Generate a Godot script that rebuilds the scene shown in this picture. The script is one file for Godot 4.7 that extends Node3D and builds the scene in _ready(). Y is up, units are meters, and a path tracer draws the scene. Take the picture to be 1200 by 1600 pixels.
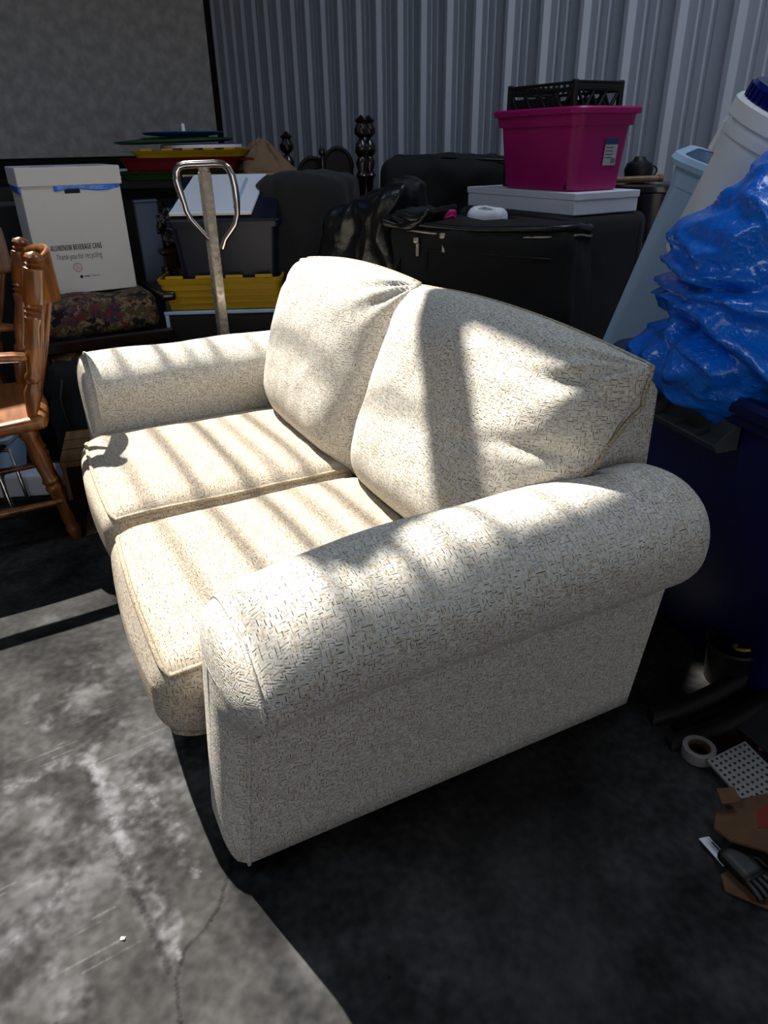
extends Node3D
# World: camera stands at x=0, z=0; -z is ahead. W(x, y, f) takes metres right, up and ahead.
# The building is turned: wl runs along the corrugated wall away from the big door, nb runs straight at that wall.

const EYE := 1.186
const YAW_B := -1.0585          # building frame: local +x = back to the door end, local -z = towards the corrugated wall
const YAW_S := -1.1156          # loveseat frame: local -x = along the seat to the far arm, local -z = towards its back
const SOFA0 := Vector3(-0.2346, 0.0, -0.8119)

var rng := RandomNumberGenerator.new()
var taken := {}
var M := {}

# ---------------------------------------------------------------- mesh builder
class MB:
	var st := SurfaceTool.new()
	var g := 0
	var mx := Transform3D()
	func _init(x := Transform3D()) -> void:
		st.begin(Mesh.PRIMITIVE_TRIANGLES)
		mx = x
	func flat() -> void:
		st.set_smooth_group(-1)
	func group(k: int) -> void:
		st.set_smooth_group(k)
	func tri(a: Vector3, b: Vector3, c: Vector3) -> void:   # counter-clockwise from outside; stored clockwise
		for p in [a, c, b]:
			st.add_vertex(mx * p)
	func otri(a: Vector3, b: Vector3, c: Vector3, out: Vector3) -> void:
		if (b - a).cross(c - a).dot(out) < 0.0:
			tri(a, c, b)
		else:
			tri(a, b, c)
	func oquad(a: Vector3, b: Vector3, c: Vector3, d: Vector3, out: Vector3) -> void:
		otri(a, b, c, out)
		otri(a, c, d, out)
	func box(c: Vector3, s: Vector3, bev := 0.003, t := Transform3D()) -> MB:
		flat()
		var keep := mx
		mx = mx * t
		var h := s * 0.5
		bev = minf(bev, 0.45 * minf(h.x, minf(h.y, h.z)) * 2.0)
		bev = minf(bev, minf(h.x, minf(h.y, h.z)) * 0.9)
		var P := func(sg: Vector3, k: int) -> Vector3:   # corner sg as it lies on the face across axis k
			var v := Vector3(h.x - bev, h.y - bev, h.z - bev)
			v[k] = h[k]
			return c + v * sg
		for k in 3:
			var i := (k + 1) % 3
			var j := (k + 2) % 3
			for s1 in [-1.0, 1.0]:
				var q := []
				for e in [[-1.0, -1.0], [1.0, -1.0], [1.0, 1.0], [-1.0, 1.0]]:
					var sg := Vector3()
					sg[k] = s1
					sg[i] = e[0]
					sg[j] = e[1]
					q.append(P.call(sg, k))
				var o := Vector3()
				o[k] = s1
				oquad(q[0], q[1], q[2], q[3], o)
				for s2 in [-1.0, 1.0]:   # edge between face k (s1) and face i (s2)
					var a := Vector3()
					a[k] = s1
					a[i] = s2
					a[j] = -1.0
					var b := a
					b[j] = 1.0
					oquad(P.call(a, k), P.call(b, k), P.call(b, i), P.call(a, i), Vector3(a.x, a.y, a.z) * Vector3(1 if k != j else 0, 1, 1) - _ax(j, -1.0))
		for sx in [-1.0, 1.0]:
			for sy in [-1.0, 1.0]:
				for sz in [-1.0, 1.0]:
					var sg := Vector3(sx, sy, sz)
					otri(P.call(sg, 0), P.call(sg, 1), P.call(sg, 2), sg)
		mx = keep
		return self
	func _ax(k: int, v: float) -> Vector3:
		var a := Vector3()
		a[k] = v
		return a
	func rings(rs: Array, closed := true, caps := true, sharp := 0.6, flip := false) -> MB:   # loft of rings with equal counts
		var n: int = rs[0].size()
		g += 1
		for i in rs.size() - 1:
			if i > 0:
				var d0: Vector3 = rs[i][0] - rs[i - 1][0]
				var d1: Vector3 = rs[i + 1][0] - rs[i][0]
				var e0: Vector3 = rs[i][n / 2] - rs[i - 1][n / 2]
				var e1: Vector3 = rs[i + 1][n / 2] - rs[i][n / 2]
				if maxf(d0.angle_to(d1), e0.angle_to(e1)) > sharp:
					g += 1
			group(g)
			for j in (n if closed else n - 1):
				var k := (j + 1) % n
				var a: Vector3 = rs[i][j]
				var b: Vector3 = rs[i][k]
				var c: Vector3 = rs[i + 1][k]
				var d: Vector3 = rs[i + 1][j]
				if flip:
					tri(a, b, c)
					tri(a, c, d)
				else:
					tri(a, c, b)
					tri(a, d, c)
		if caps:
			g += 1
			group(g)
			_cap(rs[0], flip)
			g += 1
			group(g)
			_cap(rs[-1], not flip)
		return self
	func _cap(r: PackedVector3Array, rev: bool) -> void:
		var m := Vector3()
		for p in r:
			m += p
		m /= r.size()
		for j in r.size():
			var k := (j + 1) % r.size()
			if rev:
				tri(m, r[k], r[j])
			else:
				tri(m, r[j], r[k])
	func lathe(pr: Array, n := 20, t := Transform3D(), sharp := 0.6) -> MB:   # [radius, height] pairs from the bottom up
		var keep := mx
		mx = mx * t
		var rs := []
		for q in pr:
			var r := PackedVector3Array()
			for j in n:
				var a := TAU * j / n
				r.append(Vector3(maxf(q[0], 0.0002) * cos(a), q[1], maxf(q[0], 0.0002) * sin(a)))
			rs.append(r)
		rings(rs, true, pr[0] != pr[-1], sharp)
		mx = keep
		return self
	func tube(pts: Array, rad: Variant, n := 10, closed := false, squash := 1.0) -> MB:
		var rs := []
		var m := pts.size()
		var nrm := Vector3()
		for i in m:
			var t: Vector3
			if closed:
				t = (pts[(i + 1) % m] - pts[(i + m - 1) % m]).normalized()
			else:
				t = (pts[mini(i + 1, m - 1)] - pts[maxi(i - 1, 0)]).normalized()
			if i == 0:
				nrm = t.cross(Vector3.UP if absf(t.y) < 0.9 else Vector3.RIGHT).normalized()
			nrm = (nrm - t * nrm.dot(t)).normalized()
			var b := t.cross(nrm)
			var r := PackedVector3Array()
			var rr: float = rad[i] if rad is Array else rad
			for j in n:
				var a := TAU * j / n
				r.append(pts[i] + nrm * cos(a) * rr + b * sin(a) * rr * squash)
			rs.append(r)
		if closed:
			rs.append(rs[0])
		return rings(rs, true, not closed, 2.0, true)
	func grid(f: Callable, nu: int, nv: int, flip := false) -> MB:
		g += 1
		group(g)
		var p := PackedVector3Array()
		for i in nu + 1:
			for j in nv + 1:
				p.append(f.call(float(i) / nu, float(j) / nv))
		for i in nu:
			for j in nv:
				var a := i * (nv + 1) + j
				var q := [p[a], p[a + nv + 1], p[a + nv + 2], p[a + 1]]
				if flip:
					tri(q[0], q[2], q[1])
					tri(q[0], q[3], q[2])
				else:
					tri(q[0], q[1], q[2])
					tri(q[0], q[2], q[3])
		return self
	func soft(c: Vector3, h: Vector3, r: float, n: int, disp: Variant = null) -> MB:   # rounded box of n x n per face, pushed by disp(q, normal)
		g += 1
		group(g)
		for k in 3:
			for s in [-1.0, 1.0]:
				var p := PackedVector3Array()
				for i in n + 1:
					for j in n + 1:
						var q := Vector3()
						q[k] = s
						q[(k + 1) % 3] = sin((2.0 * i / n - 1.0) * PI * 0.5) * 0.35 + (2.0 * i / n - 1.0) * 0.65
						q[(k + 2) % 3] = sin((2.0 * j / n - 1.0) * PI * 0.5) * 0.35 + (2.0 * j / n - 1.0) * 0.65
						var w := q * h
						var inner := w.clamp(-(h - Vector3.ONE * r), h - Vector3.ONE * r)
						var d := w - inner
						var nn := d.normalized()
						var v := inner + nn * r
						if disp != null:
							v += disp.call(v / h, nn, v)
						p.append(c + v)
				for i in n:
					for j in n:
						var a := i * (n + 1) + j
						if s > 0:
							tri(p[a], p[a + n + 1], p[a + n + 2])
							tri(p[a], p[a + n + 2], p[a + 1])
						else:
							tri(p[a], p[a + n + 2], p[a + n + 1])
							tri(p[a], p[a + 1], p[a + n + 2])
		return self
	func prism(poly: PackedVector2Array, d: float, t := Transform3D()) -> MB:   # outline in local xy, extruded over z = -d/2 .. d/2
		flat()
		var keep := mx
		mx = mx * t
		var ix := Geometry2D.triangulate_polygon(poly)
		for i in range(0, ix.size(), 3):
			for s in [-1.0, 1.0]:
				var v := []
				for k in 3:
					v.append(Vector3(poly[ix[i + k]].x, poly[ix[i + k]].y, s * d * 0.5))
				otri(v[0], v[1], v[2], Vector3(0, 0, s))
		var cw := Geometry2D.is_polygon_clockwise(poly)
		for i in poly.size():
			var a := poly[i]
			var b := poly[(i + 1) % poly.size()]
			var o := Vector3((b - a).y, -(b - a).x, 0) * (-1.0 if cw else 1.0)
			oquad(Vector3(a.x, a.y, -d / 2), Vector3(b.x, b.y, -d / 2), Vector3(b.x, b.y, d / 2), Vector3(a.x, a.y, d / 2), o)
		mx = keep
		return self

func W(x: float, y: float, f: float) -> Vector3:
	return Vector3(x, y, -f)

func rrect(hx: float, hz: float, r: float, y: float, ox := 0.0, oz := 0.0, k := 5) -> PackedVector3Array:
	var p := PackedVector3Array()
	r = minf(r, minf(hx, hz))
	for c in 4:
		var sx: float = [1, -1, -1, 1][c]
		var sz: float = [1, 1, -1, -1][c]
		for i in k + 1:
			var a := PI / 2 * (c + float(i) / k)
			p.append(Vector3(sx * (hx - r) + r * cos(a) + ox, y, sz * (hz - r) + r * sin(a) + oz))
	return p

func numbered(called: String) -> String:
	if not taken.has(called):
		taken[called] = 0
		return called
	taken[called] += 1
	return "%s_%03d" % [called, taken[called]]

func thing(called: String, label: String, category: String, at: Vector3, turn := 0.0, grp := "") -> Node3D:
	var o := Node3D.new()
	o.name = numbered(called)
	add_child(o)
	o.position = at
	o.rotation.y = turn
	tag(o, label, category, grp)
	return o

func tag(o: Node3D, label: String, category: String, grp := "") -> void:
	o.set_meta("label", label)
	o.set_meta("category", category)
	if grp != "":
		o.set_meta("group", grp)

func obj(called: String, mb: MB, mat: Material, parent: Node = null) -> MeshInstance3D:
	mb.st.generate_normals()
	var o := MeshInstance3D.new()
	o.mesh = mb.st.commit()
	o.material_override = mat
	if parent == null or parent == self:
		o.name = numbered(called)
		add_child(o)
	else:
		o.name = called
		parent.add_child(o, true)
	return o

func struct(o: Node3D, label: String) -> Node3D:
	o.set_meta("kind", "structure")
	o.set_meta("label", label)
	return o

func again(src: Node3D, called: String, label: String, at: Vector3, turn: float) -> Node3D:
	var c: Node3D = src.duplicate()
	c.name = numbered(called)
	add_child(c)
	c.position = at
	c.rotation.y = turn
	c.set_meta("label", label)
	return c

func words(txt: String, h: float, mat: Material, parent: Node, at: Vector3, narrow := 1.0, bold := false, turn := Basis()) -> MeshInstance3D:
	var t := TextMesh.new()
	var f := SystemFont.new()
	f.font_names = PackedStringArray(["Droid Sans"])
	f.font_weight = 700 if bold else 400
	t.font = f
	t.text = txt
	t.font_size = 64
	t.pixel_size = h / 46.0
	t.depth = 0.0006
	var o := MeshInstance3D.new()
	o.mesh = t
	o.material_override = mat
	o.name = "lettering"
	parent.add_child(o, true)
	o.transform = Transform3D(turn * Basis.from_scale(Vector3(narrow, 1, 1)), at)
	return o

# ---------------------------------------------------------------- materials
func mat(c: Color, rough := 0.7, metal := 0.0, spec := 0.5) -> StandardMaterial3D:
	var m := StandardMaterial3D.new()
	m.albedo_color = c
	m.roughness = rough
	m.metallic = metal
	m.metallic_specular = spec
	return m

func noise_img(n: int, freq: float, sd: int, oct := 4, kind := FastNoiseLite.TYPE_SIMPLEX_SMOOTH, frac := FastNoiseLite.FRACTAL_FBM) -> Image:
	var f := FastNoiseLite.new()
	f.seed = sd
	f.frequency = freq
	f.noise_type = kind
	f.fractal_type = frac
	f.fractal_octaves = oct
	var im := f.get_seamless_image(n, n, false, false, 0.15)
	im.convert(Image.FORMAT_L8)
	return im

func tri_map(m: StandardMaterial3D, tile: float, sharp := 4.0) -> void:
	m.uv1_triplanar = true
	m.uv1_triplanar_sharpness = sharp
	m.uv1_scale = Vector3.ONE / tile

func bumpy(m: StandardMaterial3D, im: Image, cm: float) -> void:
	m.heightmap_enabled = true
	m.heightmap_texture = ImageTexture.create_from_image(im)
	m.heightmap_scale = cm

func tinted(im: Image, ramp: Array) -> Image:   # grey image to colour through [level, colour] stops
	var n := im.get_width()
	var src := im.get_data()
	var lut := PackedByteArray()
	for i in 256:
		var v := i / 255.0
		var c: Color = ramp[0][1]
		for k in ramp.size() - 1:
			if v >= ramp[k][0]:
				c = ramp[k][1].lerp(ramp[k + 1][1], clampf((v - ramp[k][0]) / (ramp[k + 1][0] - ramp[k][0]), 0, 1))
		lut.append_array([int(c.r * 255), int(c.g * 255), int(c.b * 255)])
	var out := PackedByteArray()
	out.resize(src.size() * 3)
	for i in src.size():
		var k := src[i] * 3
		out[i * 3] = lut[k]
		out[i * 3 + 1] = lut[k + 1]
		out[i * 3 + 2] = lut[k + 2]
	return Image.create_from_data(n, im.get_height(), false, Image.FORMAT_RGB8, out)

func weave() -> void:   # chenille: short fat yarns in rows, cream with tan ones between
	var n := 768
	var hgt := PackedByteArray()
	var col := PackedByteArray()
	hgt.resize(n * n)
	col.resize(n * n * 3)
	var fuzz := noise_img(n, 0.11, 5, 3).get_data()
	var soft_ := noise_img(n, 0.012, 8, 3).get_data()
	var rows := 96
	var rh := n / rows
	for r in rows:
		var x := rng.randi_range(0, 12)
		var x0 := x
		while x < x0 + n:
			var ln := rng.randi_range(8, 26)
			if x + ln > x0 + n - 8:
				ln = x0 + n - x
			var top := rng.randf_range(0.55, 1.0)
			var tan_ := rng.randf()
			var shade := rng.randf_range(0.91, 1.0)
			var lift := rng.randi_range(-1, 1)
			for dx in ln:
				var e := minf(dx + 0.5, ln - dx - 0.5) / 2.2
				e = clampf(e, 0, 1)
				e = sqrt(1.0 - (1.0 - e) * (1.0 - e))
				for dy in rh:
					var v := (dy + 0.5) / rh * 2.0 - 1.0
					var b := sqrt(maxf(0.0, 1.0 - v * v * 0.88)) * e
					var px := (x + dx) % n
					var py := (r * rh + dy + lift + n) % n
					var i := py * n + px
					var fz := fuzz[i] / 255.0
					var hh := clampf(b * top * 0.75 + (fz - 0.5) * 0.5 + 0.12, 0, 1)
					hgt[i] = int(hh * 255)
					var gap := clampf(b * 1.6, 0.0, 1.0)
					var c := Color(0.85, 0.84, 0.815) if tan_ > 0.2 else Color(0.79, 0.745, 0.67)
					c = Color(0.735, 0.695, 0.625).lerp(c * shade, gap)
					c *= 0.94 + 0.10 * (soft_[i] / 255.0)
					col[i * 3] = int(clampf(c.r, 0, 1) * 255)
					col[i * 3 + 1] = int(clampf(c.g, 0, 1) * 255)
					col[i * 3 + 2] = int(clampf(c.b, 0, 1) * 255)
			x += ln
	var h2 := PackedByteArray()
	var c2 := PackedByteArray()
	h2.resize(n * n)
	c2.resize(n * n * 3)
	var cell := 16
	var cells := n / cell
	var pick := PackedByteArray()
	for k in cells * cells:
		pick.append(1 if rng.randf() < 0.42 else 0)
	for y in n:
		for x in n:
			var i := y * n + x
			var k := i
			var wob := 3 if fuzz[i] > 140 else 0
			if pick[((y + wob) / cell % cells) * cells + (x + wob) / cell % cells] == 1:
				k = (x + 257) % n * n + y
			h2[i] = hgt[k]
			c2[i * 3] = col[k * 3]
			c2[i * 3 + 1] = col[k * 3 + 1]
			c2[i * 3 + 2] = col[k * 3 + 2]
	hgt = h2
	col = c2
	var m := mat(Color(1, 1, 1), 0.95, 0.0, 0.2)
	var ci := Image.create_from_data(n, n, false, Image.FORMAT_RGB8, col)
	ci.resize(n / 2, n / 2, Image.INTERPOLATE_LANCZOS)
	m.albedo_texture = ImageTexture.create_from_image(ci)
	var hi := Image.create_from_data(n, n, false, Image.FORMAT_L8, hgt)
	hi.resize(n / 2, n / 2, Image.INTERPOLATE_LANCZOS)
	bumpy(m, hi, 0.085)
	tri_map(m, 0.31, 6.0)
	M.fabric = m
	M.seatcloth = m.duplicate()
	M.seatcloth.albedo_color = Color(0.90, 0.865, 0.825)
	var w := m.duplicate()
	w.albedo_color = Color(0.86, 0.82, 0.755)
	w.heightmap_scale = 0.05
	M.welt = w

func wood(c1: Color, c2: Color, sd: int, gloss := 0.35) -> StandardMaterial3D:
	var f := FastNoiseLite.new()
	f.seed = sd
	f.frequency = 0.02
	f.fractal_octaves = 4
	f.domain_warp_enabled = true
	f.domain_warp_amplitude = 12
	var im := f.get_seamless_image(256, 256)
	im.resize(256, 2048)
	im = im.get_region(Rect2i(0, 0, 256, 256))
	im.convert(Image.FORMAT_L8)
	var m := mat(Color.WHITE, gloss)
	m.albedo_texture = ImageTexture.create_from_image(tinted(im, [[0.0, c1], [0.45, c1.lerp(c2, 0.5)], [1.0, c2]]))
	tri_map(m, 0.22)
	m.clearcoat_enabled = true
	m.clearcoat = 0.5
	m.clearcoat_roughness = 0.2
	return m

func make_materials() -> void:
	rng.seed = 11
	weave()
	var n1 := noise_img(256, 0.02, 21, 5)
	var n2 := noise_img(256, 0.09, 22, 4)
	# floor concrete: 4 m of slab with its own scuffs
	var n := 2048
	var broad := noise_img(512, 0.008, 31, 4)
	broad.resize(n, n, Image.INTERPOLATE_CUBIC)
	var mid := noise_img(1024, 0.02, 32, 5)
	mid.resize(n, n, Image.INTERPOLATE_CUBIC)
	var fine := noise_img(1024, 0.14, 33, 3)
	fine.resize(n, n, Image.INTERPOLATE_BILINEAR)
	var scuff := scuffs(n)
	var a := broad.get_data()
	var b := mid.get_data()
	var c := fine.get_data()
	var s := scuff.get_data()
	var col := PackedByteArray()
	col.resize(n * n * 3)
	var hh := PackedByteArray()
	hh.resize(n * n)
	for i in n * n:
		var v := 0.178 + (a[i] - 128) * 0.0004 + (b[i] - 128) * 0.0006 + (c[i] - 128) * 0.0004
		var dust := s[i * 2] / 255.0 * clampf((b[i] + c[i] * 0.5 - 120) / 110.0, 0.0, 1.0)
		var dark := s[i * 2 + 1] / 255.0
		v = v + dust * 0.21 - dark * 0.09
		var cool := 0.006 + dust * 0.02
		col[i * 3] = int(clampf(v - cool * 0.2 + 0.004, 0, 1) * 255)
		col[i * 3 + 1] = int(clampf(v + 0.004, 0, 1) * 255)
		col[i * 3 + 2] = int(clampf(v + cool, 0, 1) * 255)
		hh[i] = clampi(int(60 + c[i] * 0.35 + b[i] * 0.25 - dark * 60), 0, 255)
	var f := mat(Color.WHITE, 0.8, 0.0, 0.22)
	f.albedo_texture = ImageTexture.create_from_image(Image.create_from_data(n, n, false, Image.FORMAT_RGB8, col))
	bumpy(f, Image.create_from_data(n, n, false, Image.FORMAT_L8, hh), 0.25)
	tri_map(f, 4.0)
	f.uv1_world_triplanar = true
	f.uv1_offset = Vector3(0.5, 0, 0)
	M.floor = f
	M.metal = mat(Color(0.72, 0.75, 0.80), 0.5, 0.1)
	bumpy(M.metal, n2, 0.03)
	tri_map(M.metal, 0.5)
	M.fillpanel = mat(Color(0.85, 0.87, 0.9), 0.6)  # glowing face of the added fill panels
	M.fillpanel.emission_enabled = true
	M.fillpanel.emission = Color(0.88, 0.94, 1.0)
	M.fillpanel.emission_energy_multiplier = 1.2
	M.board = mat(Color(0.88, 0.87, 0.86), 0.85)
	M.board.albedo_texture = ImageTexture.create_from_image(tinted(n1, [[0.0, Color(0.80, 0.80, 0.80)], [1.0, Color(1, 1, 1)]]))
	bumpy(M.board, n2, 0.1)
	tri_map(M.board, 0.8)
	M.darkwall = mat(Color(0.10, 0.09, 0.09), 0.9)
	M.shell = mat(Color(0.60, 0.60, 0.60), 0.9)
	M.ground = mat(Color(0.52, 0.50, 0.46), 0.95)
	M.steel = mat(Color(0.70, 0.66, 0.60), 0.5, 0.45)
	M.steel.roughness_texture = ImageTexture.create_from_image(n1)
	tri_map(M.steel, 0.15)
	M.chrome = mat(Color(0.82, 0.80, 0.78), 0.16, 1.0)
	M.oak = wood(Color(0.33, 0.175, 0.05), Color(0.60, 0.365, 0.125), 41)
	M.cherry = wood(Color(0.07, 0.022, 0.015), Color(0.14, 0.05, 0.03), 42, 0.25)
	M.plank = wood(Color(0.42, 0.30, 0.19), Color(0.60, 0.46, 0.31), 43, 0.8)
	M.dowel = wood(Color(0.62, 0.45, 0.28), Color(0.75, 0.58, 0.40), 44, 0.6)
	M.white = mat(Color(0.80, 0.79, 0.78), 0.75)
	bumpy(M.white, n1, 0.04)
	tri_map(M.white, 0.4)
	M.greybox = mat(Color(0.90, 0.91, 0.95), 0.8)
	M.card = mat(Color(0.38, 0.27, 0.17), 0.9)
	M.card.albedo_texture = ImageTexture.create_from_image(tinted(n1, [[0.0, Color(0.82, 0.80, 0.78)], [1.0, Color(1, 1, 1)]]))
	tri_map(M.card, 0.3)
	M.paper = mat(Color(0.50, 0.40, 0.31), 0.85)
	M.orange = mat(Color(0.46, 0.10, 0.05), 0.8)
	M.ink = mat(Color(0.05, 0.05, 0.06), 0.8)
	M.inkgrey = mat(Color(0.30, 0.29, 0.29), 0.8)
	M.inkpink = mat(Color(0.68, 0.50, 0.50), 0.8)
	M.pink = mat(Color(0.66, 0.03, 0.40), 0.38)
	bumpy(M.pink, n2, 0.03)
	tri_map(M.pink, 0.2)
	M.navy = mat(Color(0.035, 0.06, 0.15), 0.45)
	M.binblue = mat(Color(0.02, 0.05, 0.30), 0.42)
	bumpy(M.binblue, n2, 0.03)
	tri_map(M.binblue, 0.15)
	M.lidblue = mat(Color(0.02, 0.07, 0.42), 0.22)
	M.yellow = mat(Color(0.70, 0.56, 0.03), 0.45)
	M.red = mat(Color(0.42, 0.02, 0.06), 0.4)
	M.green = mat(Color(0.13, 0.26, 0.05), 0.5)
	M.teal = mat(Color(0.02, 0.24, 0.16), 0.5)
	M.disc = mat(Color(0.03, 0.30, 0.50), 0.35)
	M.purple = mat(Color(0.36, 0.20, 0.42), 0.5)
	M.black = mat(Color(0.035, 0.036, 0.04), 0.5)
	M.headboard = mat(Color(0.09, 0.055, 0.05), 0.75)
	M.blackgloss = mat(Color(0.06, 0.065, 0.075), 0.32)
	bumpy(M.blackgloss, n2, 0.06)
	tri_map(M.blackgloss, 0.25)
	M.blackcloth = mat(Color(0.045, 0.045, 0.05), 0.9)
	bumpy(M.blackcloth, n2, 0.05)
	tri_map(M.blackcloth, 0.1)
	M.charcoal = mat(Color(0.11, 0.11, 0.12), 0.95)
	M.charcoal.rim_enabled = true
	M.charcoal.rim = 0.6
	bumpy(M.charcoal, n2, 0.06)
	tri_map(M.charcoal, 0.08)
	M.rubber = mat(Color(0.025, 0.025, 0.028), 0.55)
	M.handle = mat(Color(0.27, 0.29, 0.30), 0.4)
	M.grey = mat(Color(0.66, 0.77, 0.88), 0.5)
	bumpy(M.grey, n2, 0.03)
	tri_map(M.grey, 0.2)
	M.slate = mat(Color(0.24, 0.30, 0.38), 0.6)
	M.dullwhite = mat(Color(0.55, 0.54, 0.54), 0.7)
	M.pail = mat(Color(0.97, 0.98, 0.99), 0.35)
	M.pail.subsurf_scatter_enabled = true
	M.pail.subsurf_scatter_strength = 0.1
	M.tealcloth = mat(Color(0.02, 0.20, 0.20), 0.9)
	M.bag = mat(Color(0.0, 0.47, 0.95), 0.26)
	M.bag.backlight_enabled = true
	M.bag.backlight = Color(0.3, 0.3, 0.3)
	M.bag.clearcoat_enabled = true
	M.bag.clearcoat = 0.6
	M.bag.clearcoat_roughness = 0.08
	bumpy(M.bag, noise_img(512, 0.02, 61, 4, FastNoiseLite.TYPE_SIMPLEX, FastNoiseLite.FRACTAL_RIDGED), 0.32)
	tri_map(M.bag, 0.35)
	M.label = mat(Color(0.72, 0.73, 0.75), 0.6)
	M.labelblue = mat(Color(0.12, 0.25, 0.45), 0.6)
	# flowered upholstery
	var cells := FastNoiseLite.new()
	cells.seed = 71
	cells.noise_type = FastNoiseLite.TYPE_CELLULAR
	cells.cellular_return_type = FastNoiseLite.RETURN_CELL_VALUE
	cells.frequency = 0.022
	cells.domain_warp_enabled = true
	cells.domain_warp_amplitude = 18
	var ci := cells.get_image(384, 384)
	ci.convert(Image.FORMAT_L8)
	var dk := Color(0.05, 0.05, 0.06)
	var fl := mat(Color.WHITE, 0.95)
	fl.albedo_texture = ImageTexture.create_from_image(tinted(ci, [[0.0, dk], [0.28, dk], [0.30, Color(0.45, 0.36, 0.26)], [0.42, Color(0.52, 0.43, 0.33)], [0.44, Color(0.30, 0.29, 0.17)], [0.56, Color(0.24, 0.25, 0.15)], [0.58, Color(0.42, 0.15, 0.15)], [0.68, Color(0.36, 0.12, 0.13)], [0.70, Color(0.14, 0.18, 0.26)], [0.80, Color(0.12, 0.15, 0.22)], [0.82, Color(0.55, 0.42, 0.32)], [1.0, Color(0.50, 0.40, 0.30)]]))
	tri_map(fl, 0.42)
	M.floral = fl

# light dusty scrapes (red) and cracks or dark stains (green) worn into the slab; metres of floor to texels
func scuffs(n: int) -> Image:
	var im := Image.create_empty(n, n, false, Image.FORMAT_RG8)
	var dat := PackedFloat32Array()
	dat.resize(n * n * 2)
	var k := n / 4.0
	var dab := func(x: float, f: float, r: float, v: float, ch: int) -> void:
		var cx := fposmod(x + 2.0, 4.0) * k
		var cy := fposmod(-f, 4.0) * k
		var rr := r * k
		for py in range(maxi(0, int(cy - rr)), mini(n - 1, int(cy + rr)) + 1):
			for px in range(maxi(0, int(cx - rr)), mini(n - 1, int(cx + rr)) + 1):
				var d := Vector2(px - cx, py - cy).length() / rr
				if d < 1.0:
					var i := (py * n + px) * 2 + ch
					dat[i] = minf(1.0, maxf(dat[i], v * (1.0 - d * d)))
	var line := func(pts: Array, r: float, v: float, ch: int, jit := 0.0) -> void:
		for i in pts.size() - 1:
			var p: Vector2 = pts[i]
			var q: Vector2 = pts[i + 1]
			var m := int(p.distance_to(q) / (r * 0.5)) + 1
			for j in m:
				var w := p.lerp(q, float(j) / m) + Vector2(rng.randf_range(-jit, jit), rng.randf_range(-jit, jit))
				dab.call(w.x, w.y, r * rng.randf_range(0.6, 1.2), v * rng.randf_range(0.55, 1.0), ch)
	var bright := [[0.016, 0.95, [[-0.679, 1.166], [-0.615, 1.083], [-0.558, 0.993], [-0.519, 0.933], [-0.424, 0.813], [-0.355, 0.699]]],
		[0.02, 0.6, [[-0.652, 0.715], [-0.611, 0.769], [-0.579, 0.892]]], [0.024, 0.5, [[-0.654, 0.829], [-0.622, 0.88], [-0.599, 0.964]]],
		[0.013, 0.8, [[-0.528, 1.065], [-0.471, 1.007], [-0.403, 0.938]]], [0.012, 0.7, [[-0.529, 0.962], [-0.502, 1.023], [-0.492, 1.081]]],
		[0.012, 0.6, [[-0.802, 1.062], [-0.745, 1.086], [-0.694, 1.129]]], [0.012, 0.6, [[-0.791, 1.247], [-0.763, 1.31]]], [0.005, 0.6, [[-0.525, 0.992], [-0.353, 0.855]]],
		[0.02, 0.5, [[-0.72, 1.012], [-0.681, 1.043]]], [0.03, 0.55, [[-0.52, 1.143], [-0.47, 1.20], [-0.43, 1.23]]]]
	for b in bright:
		line.call(b[2].map(func(q): return Vector2(q[0], q[1])), b[0] * 1.6, b[1], 0, 0.012)
		line.call(b[2].map(func(q): return Vector2(q[0], q[1])), b[0] * 0.5, minf(1.0, b[1] * 1.3), 0, 0.006)
	for q in [[-0.733, 1.402, 0.05], [-0.724, 1.332, 0.06], [-0.569, 1.202, 0.08], [-0.505, 0.947, 0.09], [-0.559, 0.906, 0.07], [-0.573, 0.703, 0.08], [-0.606, 0.841, 0.07], [-0.745, 0.967, 0.08], [-0.49, 1.13, 0.09]]:
		for j in 7:
			dab.call(q[0] + rng.randf_range(-q[2], q[2]), q[1] + rng.randf_range(-q[2], q[2]), q[2] * rng.randf_range(0.3, 0.9), rng.randf_range(0.2, 0.6), 0)
	for i in 50:   # fine parallel scrapes
		var p := Vector2(rng.randf_range(-0.85, -0.45), rng.randf_range(0.65, 1.35))
		line.call([p, p + Vector2(0.07, 0.045) * rng.randf_range(0.4, 1.6)], 0.003, 0.5, 0)
	line.call([[-0.295, 0.893], [-0.304, 0.786], [-0.319, 0.752], [-0.344, 0.72], [-0.348, 0.669], [-0.326, 0.603], [-0.33, 0.5]].map(func(q): return Vector2(q[0], q[1])), 0.004, 0.9, 1, 0.002)
	line.call([Vector2(-0.66, 1.12), Vector2(-0.53, 0.92), Vector2(-0.36, 0.68)], 0.006, 0.8, 1, 0.003)
	line.call([Vector2(-0.66, 1.30), Vector2(-0.60, 1.34), Vector2(-0.57, 1.33)], 0.003, 0.8, 1, 0.002)
	for q in [[-0.466, 1.199, 0.05], [-0.491, 0.697, 0.02], [-0.48, 0.70, 0.015], [0.42, 0.68, 0.05], [-0.6, 1.0, 0.06], [-0.9, 1.5, 0.15], [-0.66, 1.28, 0.08]]:
		dab.call(q[0], q[1], q[2], 0.55, 1)
	for i in 240:   # loose chalky patches
		var p := Vector2(rng.randf_range(-1.6, 0.1), rng.randf_range(0.3, 2.2))
		dab.call(p.x, p.y, rng.randf_range(0.01, 0.06), rng.randf_range(0.05, 0.3), 0)
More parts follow.
